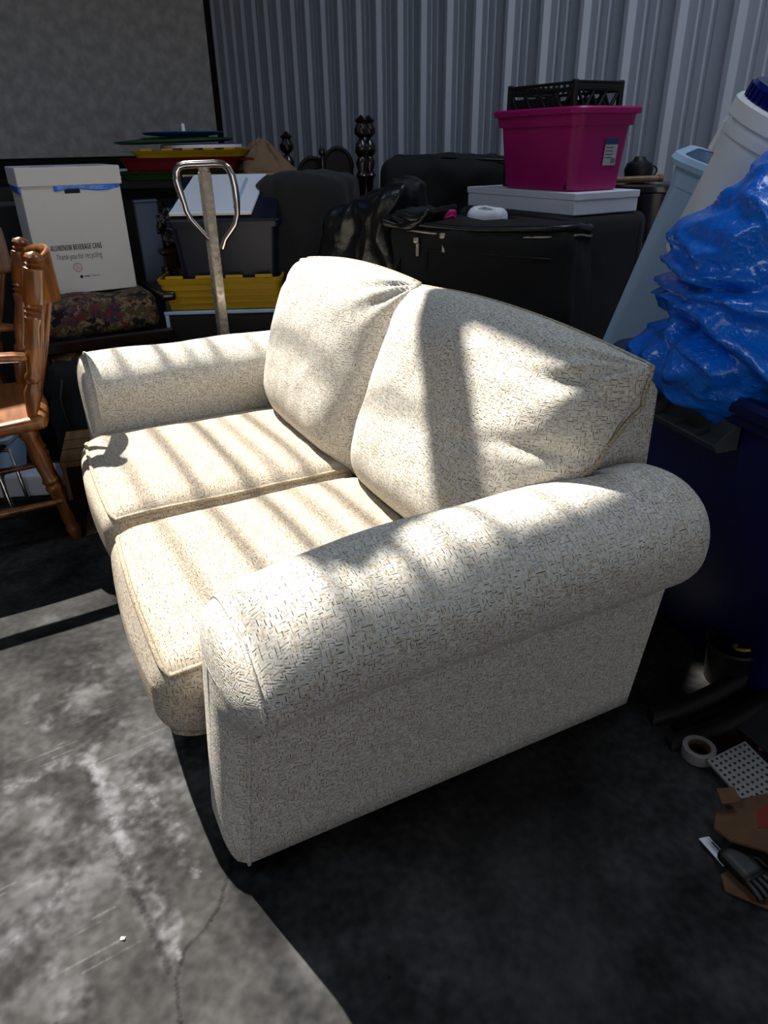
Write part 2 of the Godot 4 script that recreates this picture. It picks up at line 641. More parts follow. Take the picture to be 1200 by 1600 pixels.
	for i in 60:
		dab.call(rng.randf_range(-1.9, 1.9), rng.randf_range(0.1, 3.9), rng.randf_range(0.004, 0.008), 0.7, 1)
	var out := PackedByteArray()
	out.resize(n * n * 2)
	for i in n * n * 2:
		out[i] = int(dat[i] * 255)
	im = Image.create_from_data(n, n, false, Image.FORMAT_RG8, out)
	return im

# ---------------------------------------------------------------- the building
const SUN_AZ := Vector2(-0.643, 0.768)     # x, ahead
const SUN_EL := 54.0
const ROOF_Y := 4.2
const ROOF_FILLS := [[1.3, -2.2, 1.2, 2.4, 2.5], [1.2, 2.3, 1.6, 0.8, 3.0]]   # fill lights added above the view: along, towards the wall, sizes, strength

func _ready() -> void:
	var cam := Camera3D.new()
	cam.name = "camera"
	add_child(cam)
	var pitch := 0.4793
	var roll := -0.0183
	var fw := Vector3(0, -sin(pitch), -cos(pitch))
	var up := Vector3(0, cos(pitch), -sin(pitch))
	var ri := Vector3(1, 0, 0)
	var r2 := ri * cos(roll) + up * sin(roll)
	var u2 := up * cos(roll) - ri * sin(roll)
	cam.transform = Transform3D(Basis(r2, u2, -fw), Vector3(0, EYE, 0))
	cam.fov = rad_to_deg(2.0 * atan(800.0 / 1110.0))
	cam.near = 0.05
	cam.current = true

	var we := WorldEnvironment.new()
	we.name = "environment"
	var e := Environment.new()
	e.background_mode = Environment.BG_SKY
	var sky := Sky.new()
	var sm := ProceduralSkyMaterial.new()
	sm.sky_top_color = Color(0.36, 0.52, 0.80)
	sm.sky_horizon_color = Color(0.72, 0.80, 0.90)
	sm.ground_bottom_color = Color(0.30, 0.29, 0.27)
	sm.ground_horizon_color = Color(0.55, 0.55, 0.54)
	sm.sky_energy_multiplier = 0.9
	sky.sky_material = sm
	e.sky = sky
	e.tonemap_mode = Environment.TONE_MAPPER_LINEAR
	e.tonemap_exposure = 1.0
	e.sdfgi_enabled = true
	e.ssao_enabled = true
	e.ssil_enabled = true
	we.environment = e
	add_child(we)

	var sun := DirectionalLight3D.new()
	sun.name = "sun"
	var el := deg_to_rad(SUN_EL)
	var az := SUN_AZ.normalized()
	var to := Vector3(az.x * cos(el), sin(el), -az.y * cos(el))
	add_child(sun)
	sun.look_at_from_position(to * 20.0, Vector3.ZERO)
	sun.light_color = Color(1.0, 0.97, 0.92)
	sun.light_energy = 4.4
	sun.light_angular_distance = 0.55
	sun.shadow_enabled = true
	sun.sky_mode = DirectionalLight3D.SKY_MODE_LIGHT_ONLY

	var day := AreaLight3D.new()     # daylight standing in the open roller door behind the photographer
	day.name = "door_daylight"
	day.area_size = Vector2(7.0, 3.0)
	day.light_color = Color(1.0, 0.965, 0.91)
	day.light_energy = 6.6
	day.area_range = 30.0
	day.shadow_enabled = true
	add_child(day)
	var B := Basis(Vector3.UP, YAW_B)
	day.transform = Transform3D(B, B * Vector3(6.45, 1.6, 1.0))
	day.rotate_object_local(Vector3.UP, PI / 2)
	for q in ROOF_FILLS:     # unseen lamps added to lift the ambient light
		var l := AreaLight3D.new()
		l.name = "roof_fill"
		l.area_size = Vector2(q[2], q[3])
		l.light_color = Color(0.88, 0.94, 1.0)
		l.light_energy = q[4]
		l.area_range = 30.0
		l.shadow_enabled = true
		add_child(l, true)
		l.transform = Transform3D(B, B * Vector3(-q[0], ROOF_Y - 0.05, -q[1]))
		l.rotate_object_local(Vector3.RIGHT, -PI / 2)

	make_materials()
	building()
	loveseat()
	chairs()
	left_pile()
	middle_pile()
	stack()
	right_pile()
	floor_litter()

func shell_part(called: String, label: String) -> Node3D:
	var o := Node3D.new()
	o.name = called
	add_child(o)
	o.rotation.y = YAW_B
	return struct(o, label)

func building() -> void:
	# local building axes: x = away from the far end, y up, z = away from the corrugated wall. Room: x -9.15..2.6, z -3.08..5
	var x0 := -9.15
	var x1 := 6.6
	var z0 := -3.08
	var z1 := 5.0
	var fl: Node3D = shell_part("floor", "scuffed dark grey concrete slab")
	obj("slab", MB.new().box(Vector3((x0 + x1) / 2, -0.1, (z0 + z1) / 2), Vector3(x1 - x0 + 0.4, 0.2, z1 - z0 + 0.4), 0.002), M.floor, fl)
	var gr: Node3D = shell_part("ground", "pale gravel yard outside the roller door")
	obj("yard", MB.new().box(Vector3(x1 + 10.3, -0.2, 0), Vector3(20, 0.3, 40), 0.01), M.ground, gr)

	# corrugated wall: sheets of three ribs, laid side by side with a lap
	var wb: Node3D = shell_part("wall_back", "bare corrugated steel sheeting")
	var P := 0.3048
	var prof := [[0.0, 0.0], [0.032, 0.0], [0.052, -0.032], [0.078, -0.032], [0.098, 0.0], [0.148, 0.0], [0.155, 0.006], [0.172, 0.006], [0.179, 0.0], [0.219, 0.0], [0.226, 0.006], [0.243, 0.006], [0.250, 0.0]]
	# rib phase measured on the wall: a rib stands 5.68 m along
	var first := -5.72 - 0.065
	for k in range(-5, 14):
		var xs := first + k * 3 * P
		var xe := minf(xs + 3 * P + 0.03, x1)
		if xs > x1 or xe < x0:
			continue
		var mb := MB.new()
		mb.flat()
		var line := PackedVector2Array()
		for r in 4:
			for q in prof:
				var x: float = xs + r * P + q[0]
				if x <= xe and x >= x0 and (r < 3 or q[0] < 0.04):
					line.append(Vector2(x, -q[1]))
		for i in line.size() - 1:
			var a := line[i]
			var b := line[i + 1]
			var off := 0.0 if k % 2 == 0 else 0.0012
			var n := Vector3(-(b.y - a.y), 0, (b.x - a.x))
			mb.oquad(Vector3(a.x, 0, z0 + a.y + off), Vector3(b.x, 0, z0 + b.y + off), Vector3(b.x, ROOF_Y, z0 + b.y + off), Vector3(a.x, ROOF_Y, z0 + a.y + off), n)
		obj("metal_sheet", mb, M.metal, wb)
	obj("outer_skin", MB.new().box(Vector3((x0 + x1) / 2, ROOF_Y / 2, z0 - 0.14), Vector3(x1 - x0 + 0.4, ROOF_Y + 0.2, 0.16)), M.shell, wb)

	var wl: Node3D = shell_part("wall_left", "far end wall with pale boarding above a dark lower part")
	obj("dark_lower_wall", MB.new().box(Vector3(x0 - 0.1, ROOF_Y / 2, (z0 + z1) / 2), Vector3(0.2, ROOF_Y, z1 - z0 + 0.4)), M.darkwall, wl)
	for i in 3:
		obj("wall_board", MB.new().box(Vector3(x0 + 0.04, 1.10 + 1.55, z0 + 0.10 + 1.22 + i * 2.446), Vector3(0.05, 3.1, 2.44), 0.004), M.board, wl)
	obj("ledger_rail", MB.new().box(Vector3(x0 + 0.03, 1.04, (z0 + z1) / 2), Vector3(0.1, 0.09, z1 - z0), 0.004), M.darkwall, wl)

	var wf: Node3D = shell_part("wall_front", "steel end wall with the open roller door")
	# door opening z -2.5..4.5, y 0..2.6
	obj("wall_part", MB.new().box(Vector3(x1 + 0.1, ROOF_Y / 2, (z0 - 2.5) / 2 - 0.05), Vector3(0.2, ROOF_Y, -2.5 - z0 + 0.1)), M.shell, wf)
	obj("wall_part", MB.new().box(Vector3(x1 + 0.1, ROOF_Y / 2, (z1 + 4.5) / 2 + 0.05), Vector3(0.2, ROOF_Y, z1 - 4.5 + 0.1)), M.shell, wf)
	obj("wall_part", MB.new().box(Vector3(x1 + 0.1, (3.2 + ROOF_Y) / 2, 1.0), Vector3(0.2, ROOF_Y - 3.2, 7.0)), M.shell, wf)
	var dr: Node3D = shell_part("door_1", "open doorway frame behind the photographer")
	for s in [-2.47, 4.47]:
		obj("jamb", MB.new().box(Vector3(x1 + 0.1, 1.6, s), Vector3(0.24, 3.2, 0.06)), M.shell, dr)
	var wr: Node3D = shell_part("wall_right", "steel side wall opposite the corrugated sheets")
	obj("wall_part", MB.new().box(Vector3((x0 + x1) / 2, ROOF_Y / 2, z1 + 0.1), Vector3(x1 - x0 + 0.4, ROOF_Y, 0.2)), M.shell, wr)

	# roof with one long opening that lets the sun in
	var sh := ROOF_Y / tan(deg_to_rad(SUN_EL))
	var s2 := SUN_AZ.normalized() * sh
	var swl := s2.x * -0.4902 + s2.y * 0.8716
	var snb := s2.x * 0.8716 + s2.y * 0.4902
	var ox0 := -(2.25 + swl)
	var ox1 := -(0.36 + swl)
	var oz0 := -(1.38 + snb)
	var oz1 := -(-1.1 + snb)
	var ce: Node3D = shell_part("ceiling", "dark steel roof with a skylight opening")
	var y := ROOF_Y + 0.06
	obj("roof_panel", MB.new().box(Vector3((x0 - 0.2 + ox0) / 2, y, (z0 + z1) / 2), Vector3(ox0 - x0 + 0.2, 0.12, z1 - z0 + 0.4)), M.shell, ce)
	obj("roof_panel", MB.new().box(Vector3((x1 + 0.2 + ox1) / 2, y, (z0 + z1) / 2), Vector3(x1 + 0.2 - ox1, 0.12, z1 - z0 + 0.4)), M.shell, ce)
	obj("roof_panel", MB.new().box(Vector3((ox0 + ox1) / 2, y, (z0 - 0.2 + oz0) / 2), Vector3(ox1 - ox0, 0.12, oz0 - z0 + 0.2)), M.shell, ce)
	obj("roof_panel", MB.new().box(Vector3((ox0 + ox1) / 2, y, (z1 + 0.2 + oz1) / 2), Vector3(ox1 - ox0, 0.12, z1 + 0.2 - oz1)), M.shell, ce)
	var cz := -(1.02 + snb)
	var cx := -(0.78 + swl)
	obj("roof_panel", MB.new().box(Vector3((cx + ox1) / 2, y, (oz0 + cz) / 2), Vector3(ox1 - cx, 0.12, cz - oz0)), M.shell, ce)  # corner piece added to keep the sun off the floor litter
	for i in ROOF_FILLS.size():
		var q = ROOF_FILLS[i]
		var rw := shell_part("overhead_light_%d" % (i + 2), "added glowing fill panel under the roof, out of view")  # unseen panels added for fill, no real skylights
		obj("glowing_panel", MB.new().box(Vector3(-q[0], ROOF_Y - 0.02, -q[1]), Vector3(q[2], 0.03, q[3]), 0.004), M.fillpanel, rw)
	var wi: Node3D = shell_part("overhead_light_1", "open roof light with bars across it")
	for q in [[0.30, 0.018], [0.43, 0.026], [0.56, 0.030], [0.645, 0.018], [0.73, 0.026], [0.87, 0.018], [0.16, 0.018]]:   # slats laid along the opening
		obj("slat", MB.new().tube([Vector3(ox0 - 0.1, ROOF_Y + 0.16, -(q[0] + snb)), Vector3(ox1 + 0.1, ROOF_Y + 0.16, -(q[0] + snb))], q[1] * 0.5, 8), M.shell, wi)
	for q in [[0.525, 1.40, 0.365, 1.155, 0.15]]:
		var A := Vector2(q[0], q[1]) + s2
		var C := Vector2(q[2], q[3]) + s2
		var d := (C - A).normalized()
		A -= d * 0.5
		C += d * 0.5
		var a3 := Vector3(A.x, ROOF_Y + 0.2, -A.y).rotated(Vector3.UP, -YAW_B)
		var c3 := Vector3(C.x, ROOF_Y + 0.2, -C.y).rotated(Vector3.UP, -YAW_B)
		obj("bar", MB.new().tube([a3, c3], q[4] * 0.5, 8), M.shell, wi)

# ---------------------------------------------------------------- loveseat (S: x from the near arm to the far arm, y up, z from front to back)
func S(x: float, y: float, z: float) -> Vector3:
	return Vector3(-x, y, -z)

const SW := 1.67

func arm_outline() -> PackedVector2Array:
	var p := PackedVector2Array()
	p.append(Vector2(0.048, 0.025))
	for i in range(1, 9):
		p.append(Vector2(lerpf(0.048, 0.004, i / 8.0), lerpf(0.025, 0.372, i / 8.0)))
	for i in 33:   # from the notch under the roll, out round the top and in
		var a := deg_to_rad(lerpf(243.0, -8.0, i / 32.0))
		p.append(Vector2(0.055 + 0.145 * cos(a), 0.492 + 0.108 * sin(a)))
	for i in range(1, 7):
		p.append(Vector2(0.202, lerpf(0.45, 0.03, i / 6.0)))
	for i in range(1, 5):
		p.append(Vector2(lerpf(0.202, 0.048, i / 5.0), 0.025))
	return p

func arm(root: Node3D, far: bool) -> void:
	var ol := arm_outline()
	var X := func(x: float) -> float: return SW - x if far else x
	var spine := func(p: Vector2) -> Vector2:
		var a := Vector2(0.12, 0.12)
		var b := Vector2(0.075, 0.49)
		return Geometry2D.get_closest_point_to_segment(p, a, b)
	var crown := func(z: float) -> float: return 0.0 if far else -0.030 * exp(-z / 0.05) + 0.030 * (1.0 - exp(-z / 0.25)) - 0.004
	var lean := func(y: float) -> float: return 0.0 if far else 0.030 * clampf(y / 0.45, 0.0, 1.0)
	var mb := MB.new()
	var rs := []
	var nz := 48
	for k in nz + 1:
		var z := 0.90 * k / nz
		var r := PackedVector3Array()
		for p in ol:
			var c: Vector2 = spine.call(p)
			var sc := 1.0
			if z > 0.86:
				sc = 1.0 - 0.10 * pow((z - 0.86) / 0.04, 2.0) * (1.0 if p.y > 0.385 else 0.0)
			var q := c + (p - c) * sc
			var top := clampf((p.y - 0.40) / 0.15, 0.0, 1.0)
			q.y += top * (crown.call(z) + 0.003 * sin(z * 17.0 + p.x * 20.0))
			q.x -= top * 0.004 * sin(z * 11.0)
			r.append(S(X.call(q.x), q.y, z + lean.call(p.y) * (1.0 - z / 0.9)))
		rs.append(r)
	mb.rings(rs, true, true, 2.5, far)
	var am := obj("arm", mb, M.fabric, root)
	var fp := MB.new()
	rs = []
	for k in 11:
		var s := 1.0 - k / 10.0
		var r := PackedVector3Array()
		for p in ol:
			var c: Vector2 = spine.call(p)
			var q := c + (p - c) * (0.995 * s)
			q.y += clampf((p.y - 0.40) / 0.15, 0.0, 1.0) * crown.call(0.0)
			r.append(S(X.call(q.x), q.y, lean.call(q.y) - 0.004 - 0.040 * sqrt(maxf(0.0, 1.0 - pow(s, 2.2)))))
		rs.append(r)
	fp.rings(rs, true, true, 3.0, not far)
	obj("arm_front", fp, M.fabric, am)
	var pts := []
	for i in range(0, ol.size() - 4):
		var c: Vector2 = spine.call(ol[i])
		var q: Vector2 = ol[i] + (ol[i] - c).normalized() * 0.001
		q.y += clampf((ol[i].y - 0.40) / 0.15, 0.0, 1.0) * crown.call(0.0)
		pts.append(S(X.call(q.x), q.y, lean.call(q.y) - 0.003))
	obj("piping", MB.new().tube(pts, 0.0038, 7), M.fabric, am)

func seat_cushion(root: Node3D, xa: float, xb: float, lift: float, sd: int) -> void:
	var nz := FastNoiseLite.new()
	nz.seed = sd
	nz.frequency = 2.2
	var h := Vector3((xb - xa) / 2, 0.092, 0.345)
	var c := S((xa + xb) / 2, 0.283 + lift, 0.27)
	var disp := func(q: Vector3, n: Vector3, v: Vector3) -> Vector3:
		var o := Vector3()
		var fx := 1.0 - q.x * q.x
		if n.y > 0.2:
			o.y += 0.020 * maxf(0.0, 1.0 - pow(q.x, 4.0)) * maxf(0.0, 1.0 - pow(q.z, 4.0)) + nz.get_noise_2d(v.x + sd, v.z) * 0.007
		if n.z > 0.2:   # the front swells and hangs a little
			o.z += (0.018 + 0.012 * cos(q.y * 1.4)) * maxf(0.0, 0.35 + 0.65 * fx) * n.z
		if q.z > 0.6 and n.y < 0.0:
			o.y -= 0.012 * n.y * n.y * fx
		o.x += n.x * 0.006 * cos(q.z * 3.0)
		return o
	var mb := MB.new()
	mb.soft(c, h, 0.062, 40, disp)
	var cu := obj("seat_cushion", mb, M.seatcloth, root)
	# welts along the upper and lower edges of the boxing
	for e in [1.0, -1.0]:
		var pts := []
		var cor := 0.062
		for i in 160:
			var t := i / 40.0
			var s := fmod(t, 1.0) * 2.0 - 1.0
			var p: Vector2 = [Vector2(s, -1), Vector2(1, s), Vector2(-s, 1), Vector2(-1, -s)][int(t)]
			var w := Vector3(p.x * h.x, e * h.y, p.y * h.z)
			var inner := w.clamp(-(h - Vector3.ONE * cor), h - Vector3.ONE * cor)
			var n := (w - inner).normalized()
			var v := inner + n * cor
			pts.append(c + v + disp.call(v / h, n, v) + n * 0.002)
		obj("piping", MB.new().tube(pts, 0.0058, 8, true), M.welt, cu)

func back_cushion(root: Node3D, k: Array, sd: int, right: bool) -> void:
	# k: four seam corners bottom-near, bottom-far, top-far, top-near in S
	var nz := FastNoiseLite.new()
	nz.seed = sd
	nz.frequency = 3.0
	var n3: Vector3 = ((k[1] - k[0]) as Vector3).cross(k[3] - k[0]).normalized()
	if n3.z < 0.0:
		n3 = -n3
	var base := func(u: float, v: float) -> Vector3:
		var p: Vector3 = (k[0] as Vector3).lerp(k[1], u).lerp((k[3] as Vector3).lerp(k[2], u), v)
		var top := 4.0 * u * (1.0 - u)
		p.y += v * v * 0.022 * top
		var su: float = absf(u - 0.5) * 2.0      # sides swell a little at mid height
		p += ((k[1] - k[0]) as Vector3).normalized() * signf(u - 0.5) * su * su * 0.020 * sin(PI * clampf(v, 0, 1))
		return p
	var sheet := func(u: float, v: float, front: bool) -> Vector3:
		var a := 2.0 * u - 1.0
		var b := 2.0 * v - 1.0
		var m := maxf(0.0, (1.0 - pow(absf(a), 5.0)) * (1.0 - pow(absf(b), 4.0)))
		var p: Vector3 = base.call(u, v)
		var t := (0.135 if front else 0.06) * pow(m, 0.55) * (1.0 + 0.25 * (0.5 - v) if front else 1.0)
		p += n3 * t * (1.0 if front else -1.0)
		if front:
			p += n3 * nz.get_noise_2d(u * 0.62, v * 0.55) * 0.011 * pow(m, 0.4)
			# gathers that run in from the upper corners
			for cr in [[0.0, 1.0], [1.0, 1.0]]:
				var d := Vector2((u - cr[0]) * 0.62, (v - cr[1]) * 0.55)
				var r := d.length()
				var an := atan2(absf(d.y), absf(d.x))
				p += n3 * 0.010 * sin(an * 13.0 + sd + r * 9.0) * exp(-r * r / 0.018) * clampf(r / 0.04, 0.0, 1.0)
			if right:   # the near end is creased where the boxing folds
				var fold := exp(-pow((v - 0.62 + (u) * 0.5) / 0.035, 2.0)) * exp(-pow(u / 0.22, 2.0))
				p -= n3 * 0.014 * fold
				fold = exp(-pow((v - 0.86 + u * 0.25) / 0.03, 2.0)) * exp(-pow(u / 0.25, 2.0))
				p -= n3 * 0.014 * fold
		return p
	var N := 72
	var cl := func(t: float) -> float: return 0.5 - 0.5 * cos(PI * t) * (0.55 + 0.45 * absf(cos(PI * t)))
	var mb := MB.new()
	mb.grid(func(u, v): return sheet.call(cl.call(u), cl.call(v), true), N, N, true)
	mb.grid(func(u, v): return sheet.call(cl.call(u), cl.call(v), false), 30, 30)
	var cu := obj("back_cushion", mb, M.fabric, root)
	var pts := []
	for i in 30:
		pts.append(sheet.call(i / 30.0, 0.0, true))
	for i in 30:
		var s := i / 30.0
		pts.append(sheet.call(1.0, s, true))
	for i in 30:
		pts.append(sheet.call(1.0 - i / 30.0, 1.0, true))
	for i in 30:
		var s := 1.0 - i / 30.0
		pts.append(sheet.call(0.0, s, true) - n3 * (0.016 * sin(TAU * s * 1.5) if right else 0.0))
	obj("piping", MB.new().tube(pts, 0.0045, 7, true), M.welt, cu)

func loveseat() -> void:
	var root := thing("loveseat", "two-seat cream chenille loveseat with rolled arms standing on the concrete floor", "loveseat", SOFA0, YAW_S)
	obj("base", MB.new().box(S(SW / 2, 0.125, 0.49), Vector3(SW - 0.16, 0.19, 0.86), 0.015), M.fabric, root)
	var bf := PackedVector2Array([Vector2(0.66, 0.10), Vector2(0.93, 0.03), Vector2(0.935, 0.40), Vector2(0.93, 0.745), Vector2(0.915, 0.765), Vector2(0.87, 0.77), Vector2(0.84, 0.755), Vector2(0.70, 0.36)])
	# outline is (depth, height); turn it so that depth runs to the back
	var t := Transform3D(Basis(Vector3(0, 0, -1), Vector3(0, 1, 0), Vector3(1, 0, 0)), S(SW / 2, 0, 0))
	obj("back_frame", MB.new().prism(bf, SW - 0.27, t), M.fabric, root)
	for i in 4:
		obj("foot", MB.new().lathe([[0.022, 0.0], [0.026, 0.004], [0.03, 0.035]], 12, Transform3D(Basis(), S([0.16, 0.16, SW - 0.16, SW - 0.16][i], 0, [0.1, 0.86, 0.1, 0.86][i]))), M.cherry, root)
	arm(root, false)
	arm(root, true)
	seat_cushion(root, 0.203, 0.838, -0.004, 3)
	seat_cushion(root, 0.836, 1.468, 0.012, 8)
	back_cushion(root, [S(0.17, 0.36, 0.61), S(0.82, 0.345, 0.60), S(0.83, 0.855, 0.79), S(0.065, 0.825, 0.83)], 4, true)
	back_cushion(root, [S(0.85, 0.36, 0.585), S(1.45, 0.35, 0.585), S(1.47, 0.855, 0.72), S(0.84, 0.86, 0.79)], 9, false)

# ---------------------------------------------------------------- helpers for hollow plastic ware and turned wood
func tub(hb: Vector2, ht: Vector2, h: float, r: float, lip: float, lip_h: float, y0 := 0.0) -> MB:   # open container with a rolled rim
	var w := 0.004
	var mb := MB.new()
	var f := func(t: float) -> Vector2: return hb.lerp(ht, t)
	var rs := []
	for q in [[0.0, -0.006, 0.0], [0.03, 0.0, 0.0], [0.5, 0.0, 0.0], [1.0 - lip_h / h, 0.0, 0.0], [1.0 - lip_h / h, lip, 0.0], [0.985, lip + 0.002, 0.0], [1.0, lip - 0.002, 0.0], [1.0, 0.002 - w, 0.0], [0.5, -w, 0.0], [0.03, -w, 0.0]]:
		var s: Vector2 = f.call(q[0])
		rs.append(rrect(s.x + q[1], s.y + q[1], r, y0 + h * q[0]))
	mb.rings(rs, true, true, 0.5)
	return mb

func turned(mb: MB, p: Vector3, q: Vector3, prof: Array, n := 14) -> MB:   # [share of the length, radius] pairs
	var y := (q - p).normalized()
	var x := y.cross(Vector3(0.3, 0.1, 1)).normalized()
	var pr := []
	for k in prof:
		pr.append([k[1], k[0] * p.distance_to(q)])
	mb.lathe(pr, n, Transform3D(Basis(x, y, x.cross(y)), p), 0.9)
	return mb

# ---------------------------------------------------------------- wooden chairs
func make_chair(label: String, at: Vector3, turn: float, cushion: bool) -> Node3D:
	# back posts on local +x, sitter looks towards -x
	var t := thing("wooden_armchair", label, "chair", at, turn, "wooden armchairs at the left edge")
	var seat := MB.new()
	seat.soft(Vector3(0, 0.435, 0), Vector3(0.25, 0.022, 0.245), 0.018, 20, func(q, n, v):
		var o := Vector3()
		if n.y > 0.3:
			o.y -= 0.012 * exp(-q.x * q.x * 2.0) * (1.0 - pow(absf(q.z), 3.0))
		o.x -= v.x * 0.10 * q.z * q.z * (1.0 if v.x > 0.0 else 0.35)
		o.z -= v.z * 0.08 * pow(maxf(0.0, q.x), 2.0)
		return o)
	obj("seat", seat, M.oak, t)
	var leg := [[0.0, 0.016], [0.04, 0.02], [0.10, 0.024], [0.13, 0.017], [0.17, 0.022], [0.30, 0.017], [0.44, 0.021], [0.47, 0.026], [0.50, 0.019], [0.53, 0.026], [0.56, 0.02], [0.75, 0.026], [0.88, 0.019], [0.92, 0.027], [1.0, 0.018]]
	for s in [[1, 1], [1, -1], [-1, 1], [-1, -1]]:
		obj("leg", turned(MB.new(), Vector3(0.235 * s[0], 0.0, 0.17 * s[1]), Vector3(0.16 * s[0], 0.42, 0.165 * s[1]), leg), M.oak, t)
	var rung := [[0.0, 0.009], [0.3, 0.011], [0.5, 0.017], [0.7, 0.011], [1.0, 0.009]]
	for s in [-1, 1]:
		obj("stretcher", turned(MB.new(), Vector3(-0.215, 0.15, 0.185 * s), Vector3(0.215, 0.15, 0.185 * s), rung), M.oak, t)
	obj("stretcher", turned(MB.new(), Vector3(0.0, 0.15, -0.185), Vector3(0.0, 0.15, 0.185), rung), M.oak, t)
	var post := [[0.0, 0.013], [0.04, 0.017], [0.16, 0.024], [0.22, 0.015], [0.24, 0.022], [0.27, 0.022], [0.29, 0.016], [0.40, 0.021], [0.56, 0.017], [0.62, 0.024], [0.64, 0.015], [0.655, 0.025], [0.67, 0.016], [0.685, 0.026], [0.70, 0.022], [0.71, 0.028], [0.905, 0.028], [0.915, 0.018], [0.93, 0.025], [0.945, 0.016], [0.965, 0.026], [0.985, 0.022], [1.0, 0.004]]
	for s in [-1, 1]:
		obj("back_post", turned(MB.new(), Vector3(0.19, 0.452, 0.20 * s), Vector3(0.30, 0.93, 0.215 * s), post, 18), M.oak, t)
	# crest rail bowed backwards between the posts
	var cr := MB.new()
	var rs := []
	for i in 17:
		var u := i / 16.0 * 2.0 - 1.0
		var x := 0.282 + 0.07 * (1.0 - u * u)
		var z := 0.212 * u
		var lo := 0.785 - 0.02 * (1.0 - u * u)
		var hi := 0.885 + 0.035 * (1.0 - pow(absf(u), 3.0))
		rs.append(PackedVector3Array([Vector3(x - 0.009, lo, z), Vector3(x - 0.005, hi, z), Vector3(x + 0.007, hi, z), Vector3(x + 0.012, lo, z)]))
	var r2 := []
	for r in rs:
		var q := PackedVector3Array()
		for k in 4:
			var a: Vector3 = r[k]
			var b: Vector3 = r[(k + 1) % 4]
			q.append(a.lerp(b, 0.12))
			q.append(a.lerp(b, 0.5))
			q.append(a.lerp(b, 0.88))
		r2.append(q)
	cr.rings(r2, true, true, 2.0)
	obj("crest_rail", cr, M.oak, t)
	for k in 4:
		var u := (k + 0.5) / 2.0 - 1.0
		obj("spindle", turned(MB.new(), Vector3(0.20 + 0.025 * (1 - u * u), 0.45, 0.17 * u), Vector3(0.27 + 0.07 * (1 - u * u), 0.80, 0.20 * u), [[0.0, 0.008], [0.3, 0.011], [0.55, 0.012], [1.0, 0.007]], 10), M.oak, t)
	for s in [-1, 1]:
		var ar := MB.new()
		ar.soft(Vector3(0.0, 0.655, 0.225 * s), Vector3(0.215, 0.012, 0.027), 0.011, 10, func(q, _n, _v): return Vector3(0, -0.012 * q.x * q.x, 0.02 * s * q.x * q.x * (1.0 if q.x < 0 else 0.0)))
		obj("arm_rest", ar, M.oak, t)
		obj("arm_post", turned(MB.new(), Vector3(-0.15, 0.45, 0.19 * s), Vector3(-0.16, 0.645, 0.225 * s), [[0.0, 0.010], [0.3, 0.018], [0.6, 0.012], [1.0, 0.010]], 10), M.oak, t)
	if cushion:
		obj("seat_pad", MB.new().soft(Vector3(-0.01, 0.475, 0), Vector3(0.20, 0.022, 0.20), 0.02, 14), M.tealcloth, t)
	return t

func chairs() -> void:
	make_chair("honey brown turned-wood armchair with a bare seat, the one nearest the cream loveseat", W(-1.343, 0, 2.175), 0.50, false)
	make_chair("dark brown wooden armchair with a teal seat pad standing behind the honey brown one", W(-1.78, 0, 2.80), 0.30, true)

